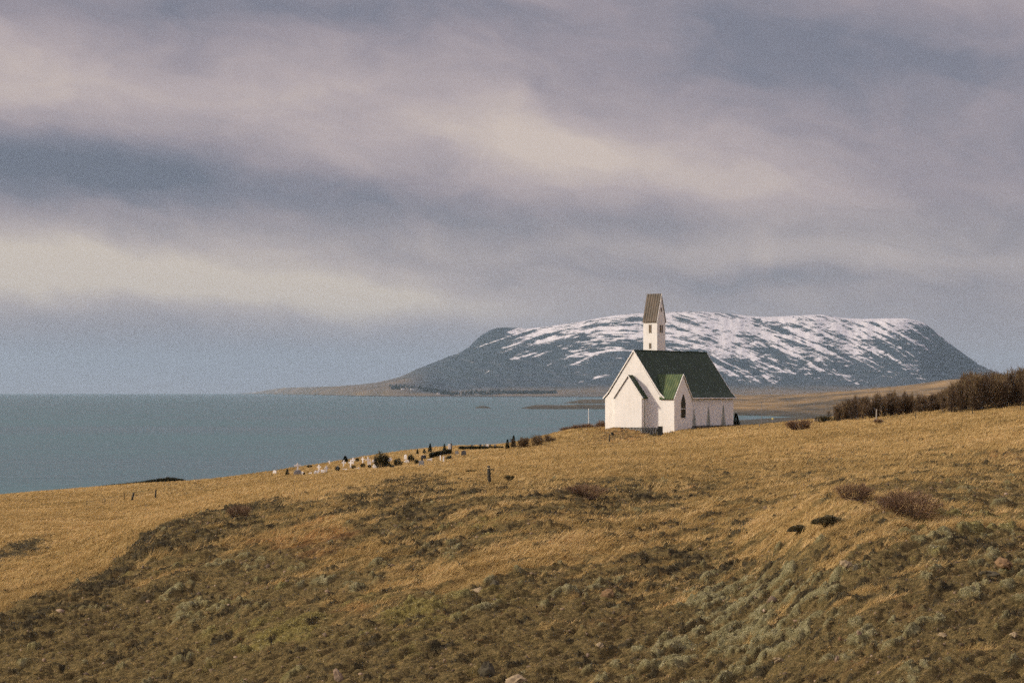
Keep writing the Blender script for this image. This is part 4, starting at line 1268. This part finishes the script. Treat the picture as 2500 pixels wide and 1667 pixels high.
# dark heath bank on the far skyline, left
P0 = hit(240, 1190); P1 = hit(448, 1172)
n = 16000
f = RNG.uniform(0, 1, n); pa, pb = at(232, 1193, 380), at(455, 1176, 380)
prof_ = np.interp(f, [0, .08, .3, .55, .8, .93, 1], [.05, .35, .42, .62, .95, .55, .05]) * (1 + .25 * fbm(f * 14, f * 0, 3, 600))
P = pa + (pb - pa) * f[:, None] + np.stack([f * 0, RNG.uniform(-1.2, 1.2, n), RNG.uniform(-.5, 1, n) * prof_ * .95], -1)
V, FA, T = slivers(P - pa, unit(RNG.normal(0, 1, (n, 3)) + np.array([0, 0, .6])), .25 * RNG.uniform(.5, 1.2, n), .12, .3 + RNG.normal(0, .2, n))
o = link('hedge', np_mesh('hedge', V, FA, HEDGE, False, {'tint': ('FLOAT', T)}), None, tuple(pa))
tag(o, 'long dark heather bank on the left skyline against the sea', 'hedge')

# ------------------------------------------------------------------ graveyard
MARB = plain('white_marble', (.80, .78, .75), .12, 4, .6)
GRAN = plain('grey_granite', (.22, .22, .22), .3, 6, .6)
DGRAN = plain('dark_granite', (.055, .055, .058), .3, 6, .4)


def cross(u, v, hpx, lab, plinth=False, mat=MARB):
    P = hit(u, v); h = 1.12 * hpx * pxm(P[1])
    r = empty('grave_cross', tuple(P), random.uniform(-.25, .25))
    r.rotation_euler[1] = random.uniform(-.04, .04)
    tag(r, lab, 'cross', 'white crosses in the graveyard')
    w = max(.085, h * .065); z0 = 0
    mb = MB()
    if plinth:
        pb_ = MB(); pb_.box(-.45, .45, -.28, .28, -.2, .45); pb_.box(-.34, .34, -.2, .2, .452, .6); pb_.build('plinth', GRAN, r, bevel=.02); z0 = .6
    za = z0 + (h - z0) * .66
    mb.hexa([(-w, -.07, z0 - (.0 if plinth else .2)), (w, -.07, z0 - (.0 if plinth else .2)), (w, .07, z0 - (.0 if plinth else .2)), (-w, .07, z0 - (.0 if plinth else .2)), (-w * .8, -.06, h), (w * .8, -.06, h), (w * .8, .06, h), (-w * .8, .06, h)])
    al_ = h * .27
    for sg in (-1, 1):
        mb.hexa([(sg * w * .9, -.058, za - w * .75), (sg * al_, -.058, za - w * .95), (sg * al_, .058, za - w * .95), (sg * w * .9, .058, za - w * .75), (sg * w * .9, -.058, za + w * .75), (sg * al_, -.058, za + w * .95), (sg * al_, .058, za + w * .95), (sg * w * .9, .058, za + w * .75)])
    mb.tube((0, -.05, za), (0, .05, za), w * 1.7, w * 1.7, 12)
    mb.build('cross', mat, r)


cross(727, 1160, 26, 'white cross on a grey stepped plinth, leftmost in the graveyard', True)
for u, v, h, lab in [(778.6, 1153, 16, 'white cross beside a pink-white headstone, second cross from the left'), (796.8, 1153, 15, 'slim pale cross right of the boxy pale headstone, third cross from the left'),
                     (838.7, 1141, 16, 'white cross in front of the dark pointed conifer, fourth from the left'), (856, 1143.5, 18, 'tall white cross beside a thin dark shrub, fifth from the left'),
                     (862.5, 1135, 16, 'white cross on the skyline just behind the fifth cross'), (885.8, 1131, 14, 'broad white cross directly behind the round clipped dark tree'),
                     (899, 1136, 19, 'rightmost tall white cross, left of the big round bush'), (903.5, 1137, 10, 'short white cross at the foot of the rightmost tall cross'), (804, 1132, 7, 'tiny pale cross on the graveyard skyline behind the others')]:
    cross(u, v, h, lab)


def stone(u, v, wpx, hpx, lab, kind='round', mat=MARB, lean=0, cat='headstone', name='headstone'):
    P = hit(u, v); k = 1.12 * pxm(P[1]); w = wpx * k; h = hpx * k; d = min(.22, w * .4)
    pts = [(-w / 2, -.15), (w / 2, -.15)]
    if kind == 'round':
        pts += [(w / 2, h * .6)] + [(w / 2 * math.cos(a), h * .6 + h * .4 * math.sin(a)) for a in np.linspace(.3, math.pi - .3, 7)] + [(-w / 2, h * .6)]
    elif kind == 'rough':
        pts += [(w * .46, h * .55), (w * .30, h * .92), (w * .02, h), (-w * .33, h * .86), (-w * .48, h * .45)]
    elif kind == 'slope':
        pts += [(w / 2, h), (-w / 2, h * .35)]
    else:
        pts += [(w / 2, h), (-w / 2, h)]
    mb = MB(); mb.prism([(a, -d / 2, z) for a, z in pts], [(a, d / 2, z) for a, z in pts])
    o = mb.build(name, mat, None, (P[0], P[1], P[2]), bevel=.015)
    o.rotation_euler = (0, lean, random.uniform(-.3, .3))
    tag(o, lab, cat)
    return o


stone(670.6, 1157.5, 7.5, 8, 'small round white headstone alone at the far left of the graves', 'round')
stone(738, 1158.5, 7, 6.5, 'pale rounded headstone with a dark shrub on its right', 'rough')
stone(757, 1157, 8, 4, 'low flat pale grave slab at the lower edge of the graveyard', 'slope')
stone(773, 1156, 12, 7, 'pinkish white rough headstone left of the second cross', 'rough')
stone(788, 1156, 8.5, 8, 'boxy pale headstone between two white crosses', 'box')
stone(824.5, 1151.5, 6, 11, 'slim grey-green headstone in front of a rounded dark shrub', 'round', GRAN)
stone(842, 1147.5, 12, 3, 'flat white grave slab below the fourth cross', 'box')
stone(873, 1144, 8, 3.5, 'flat pale grave slab left of the round clipped tree', 'slope')
stone(915, 1142, 10, 8.5, 'pale boulder-like headstone below the tall thin conifer', 'rough')
stone(912.5, 1130, 6, 8, 'pale upright headstone left of the big round bush on the skyline', 'round')
stone(952.5, 1126, 8, 8, 'white headstone on the skyline right of the big round bush', 'rough')
stone(990, 1122, 6, 11, 'tall white headstone with a round head among brown shrubs', 'round')
stone(993, 1129, 11, 6.5, 'broad pinkish white headstone in front of the tall round-headed one', 'rough')
stone(1031, 1117, 6, 5, 'small sloping white headstone left of the dark round headstone', 'slope')
stone(1036.5, 1121, 7, 9, 'dark round-topped headstone among the graves', 'round', DGRAN)
stone(1048, 1126, 12, 5.5, 'white slanting grave slab right of the grey slab', 'slope')
stone(1029, 1136, 11, 10, 'grey upright slab at the front of the graves', 'box', GRAN)
stone(1030.5, 1131, 4, 17, 'thin dark upright post behind the grey slab', 'box', DGRAN, cat='post', name='post')
stone(1075, 1127, 2.6, 13, 'left of two thin white posts below the clipped hedge', 'box', cat='post', name='grave_post')
stone(1082.8, 1128.5, 3.0, 13, 'right of two thin white posts below the clipped hedge', 'box', cat='post', name='grave_post')
stone(1097, 1101, 5.5, 15, 'tall white stele at the right end of the dark hedge', 'box')
stone(1101.5, 1102, 3.2, 17, 'dark slab standing against the white stele', 'box', DGRAN)
stone(1115.5, 1109, 8, 8, 'pale pointed headstone left of the dark round headstone, below the long hedge', 'rough', GRAN)
stone(1132, 1112.5, 10, 11, 'dark round headstone standing alone below the long hedge', 'round', DGRAN)
for u, h, w, mt, lab in [(1151, 5, 5, DGRAN, 'small dark headstone top behind the left half of the long hedge'), (1172, 6.5, 5, DGRAN, 'leaning dark headstone behind the middle of the long hedge'), (1182, 5, 8, GRAN, 'broad grey headstone behind the middle of the long hedge'),
                         (1189.5, 7, 5, MARB, 'white headstone rising behind the long hedge'), (1196, 6, 4.5, DGRAN, 'dark headstone right of the white one behind the long hedge'), (1208, 6.5, 5, GRAN, 'rightmost grey headstone behind the long hedge')]:
    P = hit(u, 1096); k = pxm(P[1]); yb = P[1] + 3
    zt = (VH - (1090.5 - h)) / F * yb; zb_ = gz(P[0], yb)
    mb = MB(); hh = zt - zb_
    ww = w * k
    pts = [(-ww / 2, -.1), (ww / 2, -.1), (ww / 2, hh * .8), (ww * .25, hh), (-ww * .25, hh), (-ww / 2, hh * .8)]
    mb.prism([(a, -.1, z) for a, z in pts], [(a, .1, z) for a, z in pts])
    o = mb.build('headstone', mt, None, (P[0], yb, zb_)); tag(o, lab, 'headstone')

# ------------------------------------------------------------------ posts
WOOD = plain('weathered_wood', (.034, .033, .027), .45, 7, .95, (.06, .055, .042), .01)
PALEW = plain('pale_post_wood', (.34, .31, .26), .2, 6, .9)
BAND = plain('pale_band', (.42, .34, .20), .15, 6, .9)
P = hit(1195.5, 1185)
k = pxm(P[1])
r = empty('wooden_post', tuple(P)); r.rotation_euler = (0, math.radians(-3.5), 0)
tag(r, 'stout dark round wooden post standing alone in the middle of the slope', 'post')
h = 47 * k; rad = 4.2 * k
mb = MB()
nseg = 9
for i in range(nseg):
    z0, z1 = -.3 + (h * .85 + .3) * i / nseg, -.3 + (h * .85 + .3) * (i + 1) / nseg
    mb.tube((.006 * math.sin(i * 2.), 0, z0), (.006 * math.sin(i * 2. + 2), 0, z1), rad * (1.12 - .02 * i), rad * (1.12 - .02 * (i + 1)), 14, i == nseg - 1)
mb.build('shaft', WOOD, r)
mb = MB(); mb.tube((0, 0, h * .852), (0, 0, h * .905), rad * .93, rad * .93, 14); mb.build('band', BAND, r)
mb = MB(); mb.tube((0, 0, h * .907), (0, 0, h * .97), rad * .98, rad * .9, 14); mb.tube((0, 0, h * .97), (0, 0, h), rad * .9, rad * .5, 14); mb.build('cap', WOOD, r)


def post(u, v, hpx, wpx, lab, lean=0.0, mat=WOOD, name='fence_post', P=None, group=None, sink=.3):
    P = hit(u, v) if P is None else P
    k = pxm(P[1]); h = hpx * k; w = max(wpx * k, .03) / 2
    mb = MB(); rs = random.Random(int(u * 7))
    n = 5; last = (0, 0, -sink)
    for i in range(n):
        z = h * (i + 1) / n; nx = (math.tan(lean) * z + rs.uniform(-.15, .15) * w, rs.uniform(-.1, .1) * w, z)
        mb.tube(last, nx, w * (1.1 - .06 * i), w * (1.1 - .06 * (i + 1)), 8, i == n - 1); last = nx
    o = mb.build(name, mat, None, tuple(P)); tag(o, lab, 'post', group)
    return P + np.array([math.tan(lean) * h, 0, h])


pa_ = hit(323, 1222.5); pb2 = hit(378, 1217.5)
tops = [post(212, 1235, 14, 1.6, 'leftmost thin stake of the old fence on the left field'), post(256, 1231.5, 13, 1.8, 'middle thin stake of the old fence on the left field'), post(303, 1222, 21, 1.8, 'tall thin stake just left of the leaning fence post'),
        post(322, 1222.5, 20, 5.2, 'leaning dark fence post in the golden field on the left', .22), post(379, 1217, 22, 4.2, 'upright weathered fence post right of the leaning one', .08)]
mb = MB()
WIRE = plain('fence_wire', (.16, .15, .14), .2, 5, .6)
for (a, b2) in zip(tops[:-1], tops[1:]):
    for dz in (.12, .45):
        a2 = np.array(a) - np.array([0, 0, dz]); b3 = np.array(b2) - np.array([0, 0, dz])
        m_ = (a2 + b3) / 2 - np.array([0, 0, .06])
        mb.tube(a2, m_, .006, .006, 4, False); mb.tube(m_, b3, .006, .006, 4, False)
o = mb.build('fence_wire', WIRE); tag(o, 'sagging wires strung between the old fence stakes on the left', 'wire')
for u, v, h, w, mt, lab in [(2140, 1026, 27, 3.4, PALEW, 'pale fence post in front of the patchy end of the thicket'), (2236, 1023.5, 17, 2.2, WOOD, 'first dark fence post right of the pale one along the thicket'),
                            (2374, 1011, 14, 2.2, WOOD, 'second dark fence post along the thicket'), (2491, 1003, 16, 2.2, WOOD, 'last dark fence post along the thicket at the right edge'), (1999, 1031, 12, 3.4, WOOD, 'short dark stake beside a pale stone right of the low reddish shrub'),
                            (1488, 1080, 20, 3.6, WOOD, 'weathered post on the turf in front of the church'), (1495, 1062, 6, 9, WOOD, 'squat dark stump beside the post before the church')]:
    post(u, v, h, w, lab, 0, mt)
stone(1992, 1030.5, 9, 7, 'pale square stone beside the short dark stake', 'box', plain('pale_sandstone', (.45, .36, .25), .2, 5, .9), cat='stone', name='marker_stone')
stone(2014, 1029, 5, 3.5, 'small pale stone at the foot of the dark low shrubs', 'rough', plain('pale_sandstone', (.45, .36, .25), .2, 5, .9), cat='stone', name='marker_stone')

# flagpole and lamp post
METW = plain('white_metal', (.70, .70, .70), .06, 3, .4)
P = at(1437, 1052, 372); P[2] = min(P[2], gz(P[0], P[1]))
hf = (VH - 999) / F * 372 - P[2]
r = empty('flagpole', tuple(P)); tag(r, 'slim white flagpole standing left of the church', 'flagpole')
mb = MB(); mb.tube((0, 0, -.2), (0, 0, hf), .065, .04, 10); mb.build('pole', METW, r)
mb = MB(); mb.tube((0, 0, hf + .002), (0, 0, hf + .1), .07, .03, 10); mb.build('finial', METW, r)
P = at(1859.5, 1041, 350); P[2] = min(P[2], gz(P[0], P[1]) + .1)
hf = (VH - 983) / F * 350 - P[2]
GREYM = plain('grey_metal', (.20, .19, .19), .1, 3, .5)
r = empty('lamp_post', tuple(P)); tag(r, 'thin grey lamp post on the skyline right of the church', 'lamp post')
mb = MB(); mb.tube((0, 0, -.3), (0, 0, hf), .05, .035, 8); mb.build('pole', GREYM, r)
mb = MB(); mb.box(-.12, .12, -.1, .1, hf + .002, hf + .1); mb.build('lamp_head', GREYM, r)
post(1854, 1042, 9, 1.6, 'short grey stake beside the thin lamp post', 0, GREYM, 'stake')

YEL = plain('yellow_paint', (.70, .62, .22), .1, 3, .6)
for u, v, lab in [(1886, 1024, 'left of two small yellow markers on the dark shore'), (1952, 1028, 'right of two small yellow markers, behind the low reddish shrub')]:
    P = at(u, v, 470); P[2] = at(u, v, 470)[2]
    g = gz(P[0], 470)
    r = empty('marker', (P[0], P[1], g)); tag(r, lab, 'marker', 'yellow markers by the shore')
    mb = MB(); mb.tube((0, 0, -.2), (0, 0, P[2] - g), .04, .04, 6); mb.build('pole', GREYM, r)
    mb = MB(); mb.box(-.17, .17, -.05, .05, P[2] - g + .002, P[2] - g + .34); mb.build('board', YEL, r, bevel=.03)

# ------------------------------------------------------------------ rocks on the slope
def rockmat(name, c1, c2):
    m, t, b = material(name)
    p = obj_pos(t); n = t.noise(p, 5.0, 6, .7); n2 = t.noise(p, 14, 4, .7)
    c = t.ramp(t.m('ADD', t.m('MULTIPLY', n, .6), t.m('MULTIPLY', n2, .4)), [(0.32, c1), (0.66, c2)])
    t._in(b.inputs['Base Color'], t.mix(t.mrange(t.noise(p, 2.2, 4), .55, .68, 0, .5), c, (.10, .09, .045, 1)))
    t._in(b.inputs['Normal'], t.bump(n, .8, .03))
    return m


PINK = rockmat('pink_rock', (.15, .105, .070), (.34, .25, .175)); ORNG = rockmat('rusty_rock', (.11, .068, .034), (.26, .165, .085)); DARKR = rockmat('dark_rock', (.036, .033, .022), (.115, .098, .062)); TAN = rockmat('tan_rock', (.16, .12, .070), (.36, .28, .17))
for i, (u, v, w, h, mt, lab) in enumerate([
        (824, 1662, 22, 36, PINK, 'pale pinkish upright rock at the bottom left of centre'),
        (1187, 1655, 44, 52, DARKR, 'large rock coloured dark for the shaded hollow at the bottom centre'),  # dark tone also stands for the shaded hollow around this rock
        (1262, 1676, 62, 28, TAN, 'broad tan rock slab at the bottom edge, right of the large dark rock'),
        (2452, 1410, 46, 26, ORNG, 'rusty orange rock beside a dark one near the right edge'),
        (2418, 1412, 46, 18, DARKR, 'dark flat rock left of the rusty orange rock'),
        (2066, 1395, 34, 24, TAN, 'tan rock in the moss right of centre'),
        (2088, 1396, 16, 24, DARKR, 'dark cleft rock against the tan rock in the moss'),
        (1166, 1450, 28, 18, TAN, 'tan dome-shaped rock at the lower end of the golden streak'),
        (1209, 1440, 22, 26, DARKR, 'dark mossy rock right of the tan dome-shaped rock'),
        (1485, 1462, 32, 22, ORNG, 'rusty rock with a shadowed side in the middle of the slope'),
        (2098, 1562, 12, 14, PINK, 'small pale stone among the moss hummocks'),
        (2052, 1565, 12, 13, ORNG, 'small rusty stone left of the small pale stone'),
        (2300, 1560, 22, 12, TAN, 'small tan stone on the bare ground at the right'),
        (2043, 1614, 10, 20, PINK, 'thin pale stone standing on the bare ground'),
        (1900, 1618, 24, 14, TAN, 'flat tan stone on the bare ground below the moss'),
        (1465, 1585, 22, 16, TAN, 'tan stone on the brown slope right of the bottom centre'),
        (2475, 1555, 20, 16, TAN, 'tan stone at the right edge on the bare ground'),
        (1140, 1700, 26, 22, DARKR, 'dark stone at the bottom edge left of centre')]):
    P = hit(u, min(v, 1690), dmin=18); k = pxm(P[1])
    o = link('rock', rock_mesh('rock', (w * k * .56, w * k * .5, h * k * .62), 200 + i, mt, 3, .5), None, (P[0], P[1] + w * k * .3, P[2] + h * k * (.14 if mt is not DARKR else .02)))
    o.rotation_euler = (0, -.18, i * .7)
    tag(o, lab, 'rock')

# ------------------------------------------------------------------ far shore: plantation, trees, farmhouses
FARC = veg('far_conifers', [(0.0, (.012, .018, .016)), (0.6, (.026, .036, .030)), (1.0, (.05, .055, .042))], 0)
PV = []; PT = []
def far_trees(us, rs_, hs, ws):
    for u, r_, h, w in zip(us, rs_, hs, ws):
        P = far_pt(u, r_)
        k = 9
        a = RNG.uniform(0, 6.28, k * 3)
        for j in range(k * 3):
            f = RNG.uniform(0, .8)
            b0 = P + np.array([math.cos(a[j]) * w * .5 * (1 - f), math.sin(a[j]) * w * .5 * (1 - f), h * f])
            PV.append((b0 + np.array([-w * .25, 0, 0]), b0 + np.array([w * .25, 0, 0]), b0 + np.array([0, 0, h * .4])))
            PT.append(RNG.uniform(.1, .9))
n = 420
far_trees(RNG.uniform(1232, 1358, n), RNG.uniform(.105, .19, n), RNG.uniform(9, 15, n), RNG.uniform(9, 14, n))
n = 130
far_trees(RNG.uniform(950, 1230, n), RNG.uniform(.06, .26, n), RNG.uniform(8, 18, n) , RNG.uniform(12, 22, n))
n = 60
far_trees(RNG.normal(1065, 22, n), RNG.uniform(.07, .20, n), RNG.uniform(10, 20, n) , RNG.uniform(14, 24, n))
V = np.array(PV).reshape(-1, 3); T = np.repeat(np.array(PT), 3)
o = link('forest', np_mesh('forest', V, np.arange(len(V)).reshape(-1, 3), FARC, False, {'tint': ('FLOAT', T)}))
tag(o, 'dark plantation and shelter belts on the far shore', 'forest', kind='stuff')
FROOF = plain('far_roof', (.12, .11, .11), .2, .2)
for u, r_, lab in [(984, .05, 'tiny white farmhouse on the far shore below the trees'), (1006, .06, 'tiny pale barn on the far shore right of the farmhouse'), (1070, .05, 'tiny white house on the far shore under the mountain')]:
    P = far_pt(u, r_)
    r = empty('farmhouse', tuple(P), .4); tag(r, lab, 'house', 'farmhouses on the far shore')
    w, d, h = (17, 9, 6.5)
    mb = MB(); prof = [(-d / 2, -2), (d / 2, -2), (d / 2, h), (0, h + 3.6), (-d / 2, h)]
    mb.prism([(-w / 2, a, z) for a, z in prof], [(w / 2, a, z) for a, z in prof]); mb.build('wall', TRIM, r)
    mb = MB()
    roof_slab(mb, both([(0, h + 4.1), (d / 2 + .5, h - .2)]), both([(0, h + 3.65), (d / 2 + .4, h - .45)]), lambda k, a, z: ((-w / 2 - .4, w / 2 + .4)[k], a, z))
    mb.build('roof', FROOF, r)

# ------------------------------------------------------------------ air
m = bpy.data.materials.new('haze'); m.use_nodes = True
nt = m.node_tree; nt.nodes.clear()
out = nt.nodes.new('ShaderNodeOutputMaterial'); pv = nt.nodes.new('ShaderNodeVolumePrincipled')
pv.inputs['Color'].default_value = (.60, .83, 1.0, 1); pv.inputs['Density'].default_value = 1.7e-5; pv.inputs['Anisotropy'].default_value = 0.2
nt.links.new(pv.outputs[0], out.inputs['Volume'])
mb = MB(); mb.box(-50000, 50000, -50000, 50000, -34, 760)
hz = mb.build('haze', m); tag(hz, 'thin blue sea haze over the bay', 'haze', kind='stuff')

# ------------------------------------------------------------------ render settings
vs = sc.view_settings
vs.view_transform = 'Standard'; vs.look = 'None'; vs.exposure = 0.0; vs.gamma = 1.0
sc.cycles.max_bounces = 5; sc.cycles.diffuse_bounces = 3; sc.cycles.glossy_bounces = 2; sc.cycles.transmission_bounces = 2
sc.cycles.volume_bounces = 0
sc.cycles.use_denoising = False
sc.cycles.sample_clamp_indirect = 4.0
sc.cycles.use_adaptive_sampling = True
sc.cycles.adaptive_threshold = 0.10
sc.cycles.adaptive_min_samples = 24
sc.render.film_transparent = False
